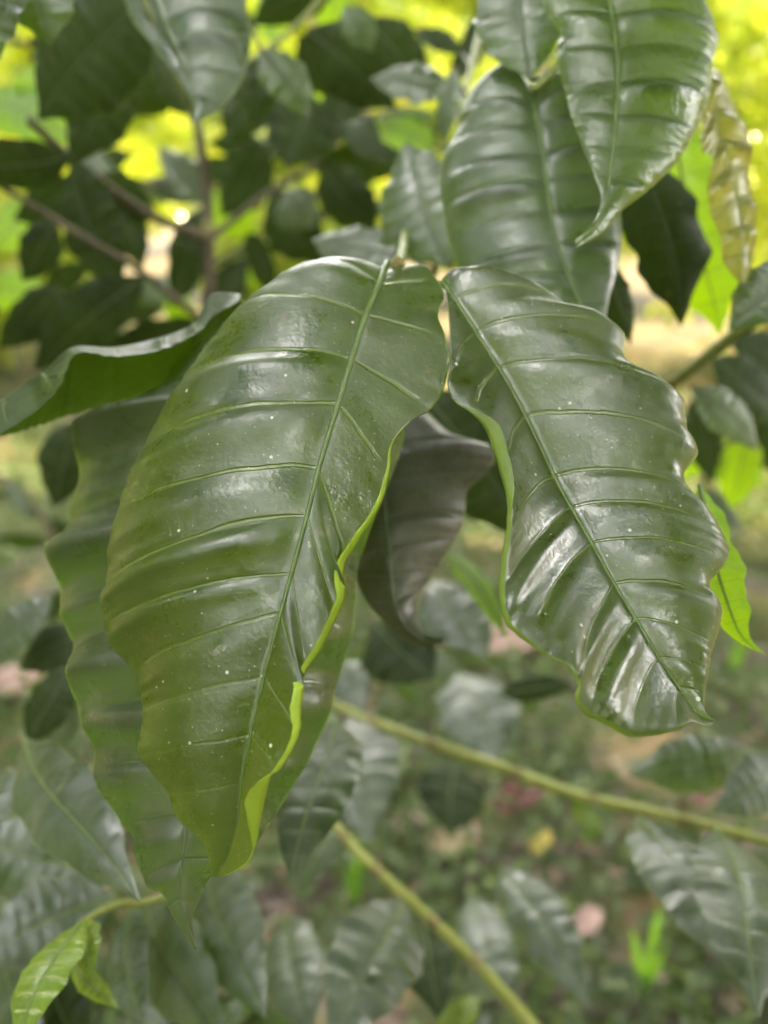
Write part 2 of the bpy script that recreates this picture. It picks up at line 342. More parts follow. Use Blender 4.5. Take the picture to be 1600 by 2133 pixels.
def auto_leaf(root, mat, base, tip, wpx, d0, d1=None, n=(0, -0.75, 0.65), roll=0.0, att=None, ribmat='midrib_dull', rib=0.0007, sag=0.07,
              vfold=0.12, quilt=0.03, ruff=0.05, bl=0.1, seed=None, veins=9, flip=False, **kw):
    d1 = d0 if d1 is None else d1; seed = int(base[0]*7+base[1]*13) % 9999 if seed is None else seed
    P0, P1 = P(*base, d0), P(*tip, d1); W = wpx*0.5*(d0+d1)/FPX
    ax = nrm(P1-P0); nn = np.asarray(n, float); nn = nrm(nn-ax*np.dot(nn, ax))
    nn = np.array(Matrix.Rotation(math.radians(roll), 3, Vector(ax)) @ Vector(nn))
    hk = kw.pop('hook', 0.0); mg = kw.pop('margin', 0.05); asy = kw.pop('asym', 0.0)
    M, L, R, tt = leaf_curves(P0, P1, W, nn, sag, vfold, veins, 8, hook=hk, seed=seed, margin=mg, asym=asy)
    return surface('leaf', M, L, R, tt, MAT[mat], MAT[ribmat], root, root, bl=bl, br=bl, quilt=quilt, ruff=ruff, rib=rib, nu=12,
                   petiole=att, seed=seed, flip=flip, **kw)
def stem(root, pts, rpx, mat='stem', name='stem', nodes=(), sides=10):
    """pts: (x,y,d); rpx radius in photo px at that depth"""
    pp = np.array([P(*p) for p in pts]); k = np.arange(len(pp)); q = np.linspace(0, len(pp)-1, 10*len(pp))
    cur = hermite(k, pp, q) if len(pp) > 2 else pp[0]+(pp[1]-pp[0])*np.linspace(0, 1, len(q))[:, None]
    dd = np.interp(q, k, [p[2] for p in pts]); rr = np.interp(q, k, rpx if hasattr(rpx, '__len__') else [rpx]*len(pp))*dd/FPX
    o = tube(name, cur, rr, MAT[mat], root, sides); child_fix(o, root)
    for f in nodes:
        i = int(f*(len(q)-1)); i = min(max(i, 1), len(q)-2); tdir = nrm(cur[i+1]-cur[i-1]); r0 = rr[i]
        ring = [cur[i]+tdir*r0*x for x in (-1.2, -0.45, -0.1, 0.1, 0.45, 1.2)]
        tube('node', ring, [r0*1.01, r0*1.08, r0*1.18, r0*1.15, r0*1.08, r0*1.01], MAT['node'], o, sides)
    return cur

GB = 'leafy coffee branches'
# ================================================================== FOREGROUND SHOOT
R0 = thing('coffee_branch', 'sharp foreground branch tip whose broad glossy leaves hang down in the middle of the photo', 'branch', P(826, 560, 0.262), GB)
stem(R0, [(845, 470, 0.46), (838, 520, 0.36), (827, 562, 0.290), (820, 575, 0.284)], [7, 8, 10, 8], 'stem', nodes=(0.62,))
# front leaf
hero('front',
     [(806, 548, 0), (790, 590, 1), (762, 657, 2), (733, 745, 3), (705, 838, 4), (665, 970, 5), (640, 1070, 6), (608, 1190, 7), (585, 1275, 8), (550, 1410, 9), (522, 1530, 10), (503, 1630, 11), (492, 1722, 12), (470, 1790, 12.8), (448, 1826, 13.3)],
     [(800, 552, 0), (770, 567), (735, 549), (690, 541), (640, 546, 1), (590, 568), (540, 602), (490, 640, 2), (440, 700), (366, 805, 3), (330, 870), (284, 955, 4), (262, 1000), (236, 1085, 5), (228, 1110), (220, 1170), (222, 1205), (213, 1240, 6), (212, 1290), (218, 1318, 7), (225, 1340), (258, 1375), (285, 1415, 8), (300, 1460), (302, 1485, 9), (302, 1510), (294, 1570, 10), (322, 1612), (352, 1650, 11), (372, 1705), (415, 1745, 12), (436, 1790, 12.8), (441, 1824, 13.3)],
     [(812, 546, 0), (838, 556), (872, 550), (908, 578, 1), (925, 618), (913, 655), (928, 700, 2), (934, 750), (928, 800), (900, 850, 3), (850, 882), (820, 920), (812, 985, 4), (795, 1050), (755, 1115), (725, 1165, 5), (718, 1205), (722, 1235), (703, 1285, 6), (675, 1342), (640, 1396, 7), (634, 1436, 8), (628, 1480), (626, 1520, 9), (605, 1570), (585, 1600, 10), (560, 1630, 11), (545, 1700), (530, 1770, 12), (495, 1812, 12.8), (455, 1829, 13.3)],
     [(0, .262), (2, .247), (4, .235), (6, .226), (8, .220), (10, .217), (12, .218), (13.3, .222)],
     [(0, .262), (1, .262), (2, .262), (4, .254), (6, .246), (8, .238), (10, .230), (11, .226), (12, .222), (13.3, .222)],
     [(0, .262), (1, .257), (2, .246), (4, .233), (6, .221), (8, .213), (10, .210), (12, .213), (13.3, .222)],
     R0, flR=[(0, 0, 0, 0), (3.4, 0, 0, 0), (4.2, -13, 2, -.001), (5, -22, 3, -.003), (6, -20, 3, -.003), (7.0, -20, 5, -.0015), (7.7, -22, 5, -.0015), (8.4, -25, 4, -.002), (9.0, -17, 1, -.0012), (9.5, -14, 0, -.001), (10.3, -16, 4, -.001), (10.8, -38, 24, -.003), (11.3, -42, 0, -.003), (12, -3, -4, 0), (13.3, 0, 0, 0)],
     rollR=0.0, bl=0.30, br=0.03, arch=-0.02, quilt=0.066, qR=0.22, qprof=[(0, .4), (2, .8), (4, 1), (7, 1.3), (8.5, .5), (9.5, .12), (13.3, .1)], pucker=0.018, dxl=-16, roll=0.08, nu=44, rib=0.00095, dep=(.232, 1.4), seed=3,
     petiole=P(822, 566, 0.284), label='broad glossy dark green leaf hanging in front, sharpest of all')
# dusky leaf behind the front one
hero('dusky',
     [(800, 590, 0), (740, 700, 1), (690, 810, 2), (640, 930, 3), (590, 1060, 4), (545, 1190, 5), (505, 1320, 6), (465, 1450, 7), (425, 1590, 8), (395, 1700, 9), (380, 1790, 10), (378, 1870, 11), (392, 1930, 11.6), (409, 1977, 12)],
     [(780, 590, 0), (600, 600), (490, 640, 1), (430, 690), (350, 740), (328, 775), (250, 838), (205, 878, 2), (165, 900), (150, 932), (142, 1000, 3), (120, 1065), (108, 1130, 4), (113, 1200), (109, 1255, 5), (125, 1310), (151, 1368, 6), (144, 1430), (155, 1490, 7), (178, 1545), (198, 1605, 8), (218, 1665), (252, 1722, 9), (273, 1747), (270, 1770), (300, 1828, 10), (338, 1868), (348, 1890, 11), (374, 1935, 11.6), (405, 1978, 12)],
     [(810, 600, 0), (850, 700, 1), (850, 820, 2), (830, 950, 3), (780, 1080, 4), (745, 1180, 5), (740, 1260), (736, 1310, 6), (718, 1370), (700, 1430, 7), (690, 1480), (665, 1535), (640, 1590, 8), (600, 1650), (565, 1710, 9), (500, 1790, 10), (440, 1828), (412, 1880, 11), (401, 1930, 11.6), (411, 1976, 12)],
     [(0, .275), (3, .265), (6, .250), (9, .236), (12, .232)], [(0, .285), (2, .285), (5, .268), (8, .252), (10, .242), (12, .232)],
     [(0, .29), (3, .285), (6, .270), (9, .248), (12, .232)],
     R0, bl=0.16, br=0.2, arch=0.08, quilt=0.13, pucker=0.02, ruff=0.09, roll=0.05, nu=30, rib=0.0008, ribmat='midrib_dull', dep=(.232, 1.4), seed=5,
     petiole=P(824, 566, 0.288), label='dusky purple green leaf lying behind the front leaf')
# curled leaf at the left
hero('under',
     [(500, 612, 0), (440, 614, 1), (405, 672, 2), (340, 702, 3), (240, 724, 4), (152, 725, 5), (90, 775, 6), (10, 828, 7), (-70, 880, 8)],
     [(500, 625, 0), (442, 660, 1), (415, 690, 2), (340, 726, 3), (245, 742, 4), (158, 738, 5), (115, 818, 6), (20, 892, 7), (-70, 925, 8)],
     [(510, 660, 0), (480, 720, 1), (420, 780, 2), (330, 820, 3), (240, 838, 4), (120, 872, 5), (60, 893, 6), (0, 910, 7), (-70, 928, 8)],
     [(0, .30), (3, .292), (5, .285), (8, .28)], [(0, .295), (3, .280), (5, .272), (8, .27)], [(0, .305), (3, .312), (5, .305), (8, .29)],
     R0, bl=-0.1, br=0.10, arch=0.0, quilt=0.10, pucker=0.03, nu=18, rib=0, flip=True, dep=(.232, 1.2), seed=8, label='leaf curled over to the left, its green underside showing')
# right leaf
hero('right',
     [(924, 592, 0), (945, 620, 1), (990, 688, 2), (1038, 763, 3), (1095, 865, 4), (1155, 990, 5), (1190, 1055, 6), (1232, 1128, 7), (1280, 1215, 8), (1325, 1288, 9), (1372, 1368, 10), (1415, 1432, 11), (1452, 1485, 12), (1491, 1503, 13)],
     [(922, 596, 0), (934, 640, 1), (938, 700), (940, 755, 2), (934, 800), (950, 832), (985, 856, 3), (1008, 880), (1030, 930), (1048, 985, 4), (1062, 1040), (1060, 1100, 5), (1048, 1170), (1045, 1235, 6), (1060, 1290), (1105, 1330, 7), (1150, 1362), (1192, 1382), (1210, 1412, 8), (1204, 1448), (1225, 1482, 9), (1280, 1512), (1315, 1531, 10), (1362, 1531), (1415, 1520, 11), (1450, 1505), (1468, 1510, 12), (1491, 1505, 13)],
     [(920, 580, 0), (945, 560), (990, 553), (1050, 558, 0.7), (1110, 580), (1170, 617, 1), (1205, 647), (1272, 656), (1306, 684, 2), (1308, 738), (1342, 770), (1376, 788), (1424, 810, 3), (1442, 880), (1466, 930, 4), (1434, 988), (1456, 1026, 5), (1492, 1062), (1520, 1110, 6), (1518, 1170, 7), (1486, 1215), (1512, 1258, 8), (1508, 1290), (1492, 1345, 9), (1480, 1400, 10), (1470, 1450, 11), (1470, 1482, 12), (1491, 1501, 13)],
     [(0, .262), (3, .250), (6, .236), (9, .224), (13, .216)],
     [(0, .262), (2, .242), (4, .224), (6, .211), (8, .205), (10, .207), (12, .214), (13, .216)],
     [(0, .262), (1, .258), (3, .246), (6, .234), (9, .223), (12, .217), (13, .216)],
     R0, flL=[(0, 0, 0, 0), (2.6, 0, 0, 0), (3.3, 32, -8, -.002), (4.0, 28, 2, -.003), (4.6, 10, -4, -.002), (5.2, 12, 0, -.002), (6, 15, 0, -.002), (6.8, 9, -6, -.001), (7.6, 3, -4, 0), (8.3, 8, 0, -.001), (9.2, 10, -8, -.001), (11, 0, -7, -.001), (12, 0, 0, 0), (13, 0, 0, 0)],
     bl=-0.06, br=0.20, arch=0.09, quilt=0.062, qprof=[(0, .6), (3, .8), (5, .6), (7, 1), (10, 1), (13, .4)], pucker=0.014, qR=0.75, roll=0.05, nu=36, rib=0.00085, dep=(.232, 1.4), seed=11,
     petiole=P(832, 568, 0.284), label='broad scalloped leaf reaching to the lower right, golden glints along its left half')
# small brown leaf behind
hero('brown',
     [(840, 850, 0), (815, 930, 1), (800, 1010, 2), (803, 1080, 3), (811, 1140, 4), (815, 1200, 5), (822, 1255, 6), (845, 1305, 7), (885, 1336, 8), (923, 1334, 9)],
     [(800, 850, 0), (735, 930, 1), (710, 1000, 2), (720, 1080, 3), (742, 1160, 4), (742, 1200, 5), (765, 1255, 6), (815, 1308, 7), (862, 1346, 8), (921, 1339, 9)],
     [(880, 850, 0), (945, 905), (1015, 925, 1), (1009, 990, 2), (975, 1020), (968, 1075, 3), (946, 1130, 4), (905, 1190, 5), (878, 1232, 6), (868, 1272, 7), (885, 1318, 8), (925, 1331, 9)],
     [(0, .35), (4, .32), (9, .30)], [(0, .355), (4, .33), (9, .30)], [(0, .355), (4, .335), (9, .30)],
     R0, bl=0.1, br=0.14, arch=0.06, quilt=0.07, pucker=0.02, nu=22, rib=0.0008, ribmat='midrib_dull', seed=14, petiole=P(838, 560, 0.30),
     label='small brownish grey leaf with a hooked tip behind the two big leaves')
auto_leaf(R0, 'dark', (880, 800), (1100, 1130), 210, .42, .42, att=P(838, 545, .31), sag=0.06, seed=21, roll=10)
auto_leaf(R0, 'lime', (1450, 1010), (1552, 1375), 95, .285, .28, seed=22, roll=20, margin=0.12, ribmat='midrib', hook=0.2)

# ================================================================== UPPER RIGHT SHOOT
R1 = thing('coffee_branch', 'upper right branch whose wide smooth leaf and drooping hooked leaf hang above the sharp ones', 'branch', P(1140, 150, 0.33), GB)
stem(R1, [(1420, -220, .40), (1250, 20, .35), (1170, 130, .335), (1108, 190, .325)], [10, 8, 8, 6], 'stem', nodes=(0.7,))
hero('grey',
     [(1108, 180, 0), (1112, 215, 1), (1122, 262, 2), (1132, 320, 3), (1138, 375, 4), (1148, 440, 5), (1162, 508, 6), (1183, 570, 7), (1208, 630, 8), (1232, 680, 9), (1262, 740, 10)],
     [(1104, 175, 0), (1062, 142), (1030, 135, 0.8), (990, 168), (967, 215, 1), (960, 250), (930, 300, 2), (916, 365, 3), (922, 430, 4), (936, 500, 5), (960, 560, 6), (995, 605, 7), (1060, 655, 8), (1110, 690, 9), (1255, 742, 10)],
     [(1112, 178, 0), (1150, 140), (1195, 165, 1), (1235, 220, 2), (1262, 290, 3), (1280, 360, 4), (1293, 430, 5), (1296, 505, 6), (1283, 575, 7), (1268, 630, 8), (1262, 690, 9), (1266, 740, 10)],
     [(0, .36), (4, .335), (10, .305)], [(0, .36), (2, .362), (6, .338), (10, .305)], [(0, .36), (2, .352), (6, .330), (10, .305)],
     R1, bl=0.22, br=0.10, arch=-0.03, quilt=0.105, roll=0.05, nu=24, rib=0.0011, seed=31, label='wide grey green leaf with deep ribs')
hero('gloss',
     [(1245, -90, 0), (1262, -30, 1), (1276, 30, 2), (1285, 100, 3), (1288, 170, 4), (1284, 240, 5), (1278, 310, 6), (1270, 375, 7), (1258, 430, 8), (1236, 475, 9), (1197, 510, 10)],
     [(1240, -90, 0), (1140, -40, 1), (1146, 30, 2), (1165, 60), (1160, 105, 3), (1180, 190, 4), (1192, 240, 5), (1215, 305, 6), (1240, 370, 7), (1252, 415), (1247, 440, 8), (1228, 470, 9), (1198, 500, 10)],
     [(1250, -90, 0), (1440, -50, 1), (1482, 10), (1497, 50, 2), (1490, 120, 3), (1482, 195, 4), (1452, 270, 5), (1412, 335, 6), (1352, 395, 7), (1295, 440, 8), (1250, 490, 9), (1200, 516, 10)],
     [(0, .335), (4, .298), (10, .268)], [(0, .335), (3, .315), (7, .282), (10, .268)], [(0, .335), (3, .318), (7, .288), (10, .268)],
     R1, bl=0.1, br=0.12, arch=0.05, quilt=0.10, pucker=0.05, roll=0.05, nu=28, rib=0.0008, seed=33, label='glossy crinkled leaf drooping to a curved yellow green tip')
hero('gold',
     [(1475, 150, 0), (1485, 225, 1), (1500, 290, 2), (1520, 350, 3), (1535, 410, 4), (1545, 470, 5), (1552, 530, 6), (1545, 590, 7)],
     [(1465, 170, 0), (1462, 240), (1460, 300, 1), (1483, 328, 2), (1472, 395, 3), (1482, 450, 4), (1500, 492, 5), (1505, 545, 6), (1540, 590, 7)],
     [(1490, 150, 0), (1520, 200), (1545, 255, 1), (1562, 320, 2), (1560, 360, 3), (1570, 420, 4), (1574, 480, 5), (1565, 560, 6), (1548, 592, 7)],
     [(0, .345), (7, .34)], [(0, .33), (7, .34)], [(0, .36), (7, .35)],
     R1, bl=0.1, br=0.12, quilt=0.2, pucker=0.06, nu=18, rib=0.0008, seed=35, label='golden leaf hanging at the right edge of the photo', petiole=P(1430, 60, .36))
auto_leaf(R1, 'grey', (1112, 165), (1050, -110), 190, .345, .37, att=P(1130, 165, .33), roll=-10, sag=0.1, seed=36)
auto_leaf(R1, 'dark', (1330, 300), (1418, 680), 175, .40, .41, seed=37, att=P(1250, 20, .36), ribmat='midrib_dull', margin=0.12, veins=7)
auto_leaf(R1, 'lime', (1400, 240), (1490, 700), 185, .42, .43, seed=38, att=P(1300, -40, .36), margin=0.12, veins=7, vfold=0.3, roll=20)
auto_leaf(R1, 'dark', (1250, 520), (1310, 720), 80, .40, .41, seed=39, vfold=0.3)

# ================================================================== MIDDLE AND UPPER LEFT, behind
R2 = thing('coffee_branch', 'branch behind the wide ribbed leaf, with pale crinkled leaves left of it', 'branch', P(900, 560, 0.45), GB)
stem(R2, [(880, 640, .47), (905, 560, .45), (935, 420, .46), (960, 250, .5), (1010, 40, .6), (1080, -120, .7)], [8, 8, 7, 7, 6, 6], 'stem', nodes=(0.2, 0.6))
auto_leaf(R2, 'grey', (935, 560), (838, 300), 190, .42, .44, att=P(915, 540, .45), seed=41, roll=-20, margin=0.1)
auto_leaf(R2, 'grey', (850, 545), (650, 500), 130, .47, .5, att=P(900, 560, .45), seed=42, roll=0)
auto_leaf(R2, 'grey', (950, 140), (925, 300), 60, .5, .5, att=P(970, 200, .51), seed=43, roll=30)
auto_leaf(R2, 'grey', (945, 190), (770, 165), 110, .52, .54, att=P(962, 240, .5), seed=44)
auto_leaf(R2, 'dark', (960, 110), (860, 60), 60, .60, .6, att=P(985, 140, .55), seed=45)
auto_leaf(R2, 'lime', (905, 310), (780, 250), 90, .62, .64, att=P(950, 300, .48), seed=46)
auto_leaf(R2, 'dark', (900, 330), (700, 260), 120, .70, .72, seed=47, att=P(950, 300, .48))

R3 = thing('coffee_branch', 'upper left branch with a pale blue grey ribbed leaf pointing down', 'branch', P(270, -60, 0.38), GB)
stem(R3, [(150, -260, .46), (250, -90, .40), (300, 0, .40), (350, 130, .42), (400, 250, .46)], [9, 8, 6, 5, 3], 'stem', nodes=(0.35,))
hero('grey',
     [(290, -110, 0), (315, -30, 1), (340, 40, 2), (365, 95, 3), (388, 145, 4), (402, 195, 5), (405, 256, 6)],
     [(285, -110, 0), (255, -40, 1), (272, 35, 2), (305, 80, 3), (355, 145, 4), (394, 205, 5), (403, 258, 6)],
     [(300, -110, 0), (490, -50, 1), (516, 30, 2), (522, 95, 3), (508, 160, 4), (465, 222, 5), (408, 258, 6)],
     [(0, .43), (6, .37)], [(0, .435), (6, .37)], [(0, .43), (6, .37)],
     R3, bl=0.2, br=0.16, quilt=0.17, nu=20, rib=0.0009, ribmat='midrib', seed=51, label='blue grey leaf with soft ribs')
auto_leaf(R3, 'grey', (60, -110), (103, 97), 150, .34, .345, att=P(120, -200, .42), seed=52)
auto_leaf(R3, 'grey', (50, -90), (-25, 170), 130, .33, .34, att=P(120, -200, .42), seed=53, roll=20)
auto_leaf(R3, 'dark', (300, -20), (80, 250), 230, .50, .54, att=P(310, 20, .41), seed=54, sag=0.03, roll=-30)
auto_leaf(R3, 'grey', (545, 100), (645, 245), 100, .45, .46, att=P(480, -20, .42), seed=55)
auto_leaf(R3, 'dark', (60, 120), (280, 60), 90, .6, .6, seed=56)

R4 = thing('coffee_branch', 'blurred upright twig behind the upper left, crossed by a dark slanting side twig', 'branch', P(436, 640, 0.8), GB)
stem(R4, [(470, 900, .95), (440, 640, .82), (432, 420, .80), (410, 250, .78), (380, 60, .78), (370, -120, .8)], [15, 13, 12, 10, 9, 8], 'stemd', nodes=(0.35, 0.62))
stem(R4, [(436, 500, .80), (300, 440, .74), (150, 330, .66), (60, 250, .6)], [11, 10, 10, 8], 'stemd', name='twig')
stem(R4, [(434, 500, .80), (560, 400, .82), (660, 340, .85), (780, 210, .9)], [8, 7, 6, 5], 'stemd', name='twig')
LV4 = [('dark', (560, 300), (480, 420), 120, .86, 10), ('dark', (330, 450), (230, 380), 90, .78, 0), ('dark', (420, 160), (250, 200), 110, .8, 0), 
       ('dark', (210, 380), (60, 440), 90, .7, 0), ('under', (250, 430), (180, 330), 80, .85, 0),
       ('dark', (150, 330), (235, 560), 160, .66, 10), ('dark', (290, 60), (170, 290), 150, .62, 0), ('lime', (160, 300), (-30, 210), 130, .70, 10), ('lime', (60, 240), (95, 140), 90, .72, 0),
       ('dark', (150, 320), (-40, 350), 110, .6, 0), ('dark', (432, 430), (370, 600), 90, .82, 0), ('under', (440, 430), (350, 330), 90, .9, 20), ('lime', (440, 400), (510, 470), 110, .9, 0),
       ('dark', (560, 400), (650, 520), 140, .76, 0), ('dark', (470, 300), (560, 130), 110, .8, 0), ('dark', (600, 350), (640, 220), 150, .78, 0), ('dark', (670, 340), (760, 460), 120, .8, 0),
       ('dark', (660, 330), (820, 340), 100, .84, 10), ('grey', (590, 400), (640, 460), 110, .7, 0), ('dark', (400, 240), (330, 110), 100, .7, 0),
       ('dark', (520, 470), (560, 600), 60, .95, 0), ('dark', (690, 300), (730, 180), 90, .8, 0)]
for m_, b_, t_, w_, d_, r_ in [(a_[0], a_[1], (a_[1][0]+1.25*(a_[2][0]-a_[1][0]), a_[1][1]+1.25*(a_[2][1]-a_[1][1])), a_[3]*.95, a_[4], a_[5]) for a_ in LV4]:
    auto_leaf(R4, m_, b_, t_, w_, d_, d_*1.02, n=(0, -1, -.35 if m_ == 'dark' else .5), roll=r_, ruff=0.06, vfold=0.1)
R5 = thing('coffee_branch', 'dark slanting twig crossing the left edge of the photo, bearing blurred dark leaves', 'branch', P(440, 690, 0.7), GB)
stem(R5, [(620, 800, .75), (440, 680, .7), (300, 570, .66), (120, 460, .64), (-60, 350, .62)], [10, 9, 8, 7, 6], 'stemd', nodes=(0.3, 0.55))
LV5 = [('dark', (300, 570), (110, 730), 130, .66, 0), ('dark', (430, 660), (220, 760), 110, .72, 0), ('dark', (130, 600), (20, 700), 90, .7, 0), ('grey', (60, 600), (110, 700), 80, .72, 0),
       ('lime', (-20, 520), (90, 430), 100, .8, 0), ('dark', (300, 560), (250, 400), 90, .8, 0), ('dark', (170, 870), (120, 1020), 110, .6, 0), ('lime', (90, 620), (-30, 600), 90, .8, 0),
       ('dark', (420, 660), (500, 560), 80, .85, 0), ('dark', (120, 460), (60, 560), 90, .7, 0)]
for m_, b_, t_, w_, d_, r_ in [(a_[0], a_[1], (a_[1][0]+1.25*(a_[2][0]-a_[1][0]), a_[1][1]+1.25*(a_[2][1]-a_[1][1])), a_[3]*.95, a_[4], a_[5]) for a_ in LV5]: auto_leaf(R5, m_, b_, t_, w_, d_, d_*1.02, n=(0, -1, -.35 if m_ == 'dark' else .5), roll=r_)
R6 = thing('coffee_branch', 'branch over the top middle of the photo, carrying dark leaves against the bright foliage', 'branch', P(700, -60, 0.62), GB)
stem(R6, [(760, -240, .7), (700, -60, .62), (640, 30, .60), (560, 100, .58), (510, 130, .56)], [9, 7, 6, 5, 3], 'stem', nodes=(0.4,))
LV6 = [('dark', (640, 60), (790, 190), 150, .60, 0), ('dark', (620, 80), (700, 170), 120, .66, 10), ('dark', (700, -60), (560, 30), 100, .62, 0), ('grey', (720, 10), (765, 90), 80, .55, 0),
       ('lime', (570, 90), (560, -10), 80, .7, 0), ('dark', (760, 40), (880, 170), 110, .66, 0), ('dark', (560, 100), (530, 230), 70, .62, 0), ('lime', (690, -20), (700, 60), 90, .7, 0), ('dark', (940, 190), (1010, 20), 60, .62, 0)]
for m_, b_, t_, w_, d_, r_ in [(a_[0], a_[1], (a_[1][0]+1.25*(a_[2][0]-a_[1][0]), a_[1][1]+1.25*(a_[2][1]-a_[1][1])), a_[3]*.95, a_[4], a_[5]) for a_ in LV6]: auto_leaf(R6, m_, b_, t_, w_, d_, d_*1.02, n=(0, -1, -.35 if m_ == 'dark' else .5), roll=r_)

# right edge
R7 = thing('coffee_branch', 'thick green stem entering at the right edge with a pale blurred leaf below it', 'branch', P(1640, 600, 0.42), GB)
stem(R7, [(1760, 520, .42), (1620, 630, .44), (1500, 720, .47), (1400, 800, .5), (1330, 860, .54)], [16, 15, 14, 12, 9], 'stem', nodes=(0.75,))
LV7 = [('grey', (1440, 800), (1580, 940), 100, .50, 0), ('grey', (1660, 540), (1520, 690), 120, .36, 0), ('dark', (1480, 750), (1640, 880), 130, .58, 0), ('dark', (1520, 720), (1680, 760), 110, .6, 0),
       ('dark', (1450, 810), (1480, 1010), 90, .62, 0), ('lime', (1560, 900), (1520, 1060), 90, .62, 0), ('dark', (1600, 830), (1590, 980), 100, .65, 0)]
for m_, b_, t_, w_, d_, r_ in LV7: auto_leaf(R7, m_, b_, t_, w_, d_, d_*1.02, roll=r_)

# bud and leaf scar at the joint of the sharp leaves
def blob(name, c, rx, ry, rz, mat, root, seed):
    r = np.random.default_rng(seed); V = []; F = []; nu_, nv = 12, 8
    for j in range(nv+1):
        th_ = math.pi*j/nv
        for i in range(nu_):
            a = 2*math.pi*i/nu_; k_ = 1+.12*math.sin(3*a+seed)+.06*r.normal()
            V.append((c[0]+rx*k_*math.sin(th_)*math.cos(a), c[1]+ry*k_*math.sin(th_)*math.sin(a), c[2]+rz*math.cos(th_)))
    for j in range(nv):
        for i in range(nu_): F.append((j*nu_+i, (j+1)*nu_+i, (j+1)*nu_+(i+1) % nu_, j*nu_+(i+1) % nu_))
    o = mesh_obj(name, V, F, mat, root); child_fix(o, root); return o
blob('bud', P(826, 550, .272), .0022, .0018, .0030, MAT['node'], R0, 3)
blob('bud', P(836, 556, .274), .0018, .0016, .0022, MAT['node'], R0, 5)

# dense blurred shoots of the same bushes, further back
def back_shoot(label, pts, nleaf, lpx, seed, mats=('dark', 'dark', 'dark', 'dark', 'under', 'grey', 'lime'), side=(60, 130)):
    r = np.random.default_rng(seed); d0 = pts[0][2]; root = thing('coffee_branch', label, 'branch', P(*pts[0]), GB)
    cur = stem(root, pts, 6, 'stemd'); n_ = len(cur); k_ = np.linspace(0, len(pts)-1, n_)
    X = np.interp(np.linspace(0, 1, nleaf), np.linspace(0, 1, len(pts)), [p[0] for p in pts]); Y = np.interp(np.linspace(0, 1, nleaf), np.linspace(0, 1, len(pts)), [p[1] for p in pts]); D = np.interp(np.linspace(0, 1, nleaf), np.linspace(0, 1, len(pts)), [p[2] for p in pts])
    for i in range(nleaf):
        L_ = lpx*r.uniform(.75, 1.25); a = r.uniform(-.2, 1.2)*(1 if i % 2 else -1)+(0 if i % 2 else math.pi)
        off = 10 if i % 2 else -10; a = (r.uniform(-.5, 1.1) if i % 2 else math.pi-r.uniform(-.5, 1.1))
        b_ = (X[i]+off, Y[i]+r.uniform(-8, 8)); t_ = (b_[0]+L_*math.cos(a), b_[1]+L_*math.sin(a))
        m_ = mats[r.integers(0, len(mats))]; dd = D[i]*r.uniform(.95, 1.05)
        auto_leaf(root, m_, b_, t_, L_*r.uniform(.38, .5), dd, dd*r.uniform(.93, 1.07), n=(r.normal(0, .4), -1, r.uniform(-.6, .4)), att=P(X[i], Y[i], D[i]), seed=seed*50+i, rib=.0008)
back_shoot('blurred leafy twig across the upper left corner', [(-40, 60, 1.2), (180, 120, 1.2), (420, 80, 1.25)], 6, 120, 61)
back_shoot('blurred leafy twig between the pale blue grey leaf and the wide ribbed leaf', [(480, 330, 1.1), (640, 260, 1.15), (860, 230, 1.2)], 9, 110, 62)
back_shoot('blurred leafy twig level with the crossing of the dark twigs', [(100, 330, 1.3), (300, 380, 1.3), (560, 400, 1.35)], 7, 110, 63)
back_shoot('blurred leafy twig low on the left, over the curled leaf', [(-40, 560, 1.0), (160, 620, 1.0), (380, 600, 1.05)], 11, 130, 64)
back_shoot('blurred leafy twig rising over the sharp front leaf', [(430, 560, 1.4), (580, 480, 1.4), (760, 430, 1.45)], 6, 100, 65)
back_shoot('blurred leafy shoot at the right edge below the thick stem', [(1640, 820, .9), (1540, 900, .9), (1460, 1010, .95)], 8, 130, 66)
back_shoot('blurred leafy shoot in the gap between the sharp leaves, near the ground', [(760, 1400, 1.0), (900, 1330, 1.0), (1080, 1450, 1.05)], 9, 130, 67, mats=('dark', 'dark', 'grey', 'under'))
back_shoot('blurred leafy shoot at the left below the curled leaf', [(-40, 960, .95), (90, 1080, .95), (160, 1230, .95)], 7, 120, 68, mats=('dark', 'grey', 'under'))
back_shoot('blurred leafy shoot along the bottom left', [(100, 2150, .8), (330, 2060, .8), (640, 2100, .85)], 10, 150, 69, mats=('dark', 'dark', 'grey'))

# ================================================================== LOWER BRANCHES
R8 = thing('coffee_branch', 'yellow green stem slanting down to the bottom edge, with pale leaves either side', 'branch', P(1150, 2200, 0.45), GB)
stem(R8, [(700, 1722, .56), (760, 1790, .54), (870, 1890, .52), (985, 2000, .50), (1110, 2140, .47), (1220, 2280, .45)], [10, 11, 12, 13, 15, 16], 'stemy', nodes=(0.08, 0.27, 0.46, 0.62))
LV8 = [('grey', (835, 1868), (690, 2200), 190, .50, 0), ('grey', (975, 1865), (1075, 2120), 115, .75, 0), ('grey', (1040, 1800), (1235, 2100), 120, .60, 0), ('under', (700, 1715), (620, 1860), 80, .60, 0),
       ('dark', (870, 1890), (930, 2130), 120, .62, 10), ('young', (1000, 2080), (900, 2160), 60, .5, 0)]
for m_, b_, t_, w_, d_, r_ in LV8: auto_leaf(R8, m_, b_, t_, w_, d_, d_*(1-.2*max(0, t_[1]-b_[1])/300), roll=r_, quilt=0.055, ribmat='midrib')
R9 = thing('coffee_branch', 'yellow green stem crossing behind the leaves towards the right edge, grey leaves at its end', 'branch', P(1560, 1735, 0.55), GB)
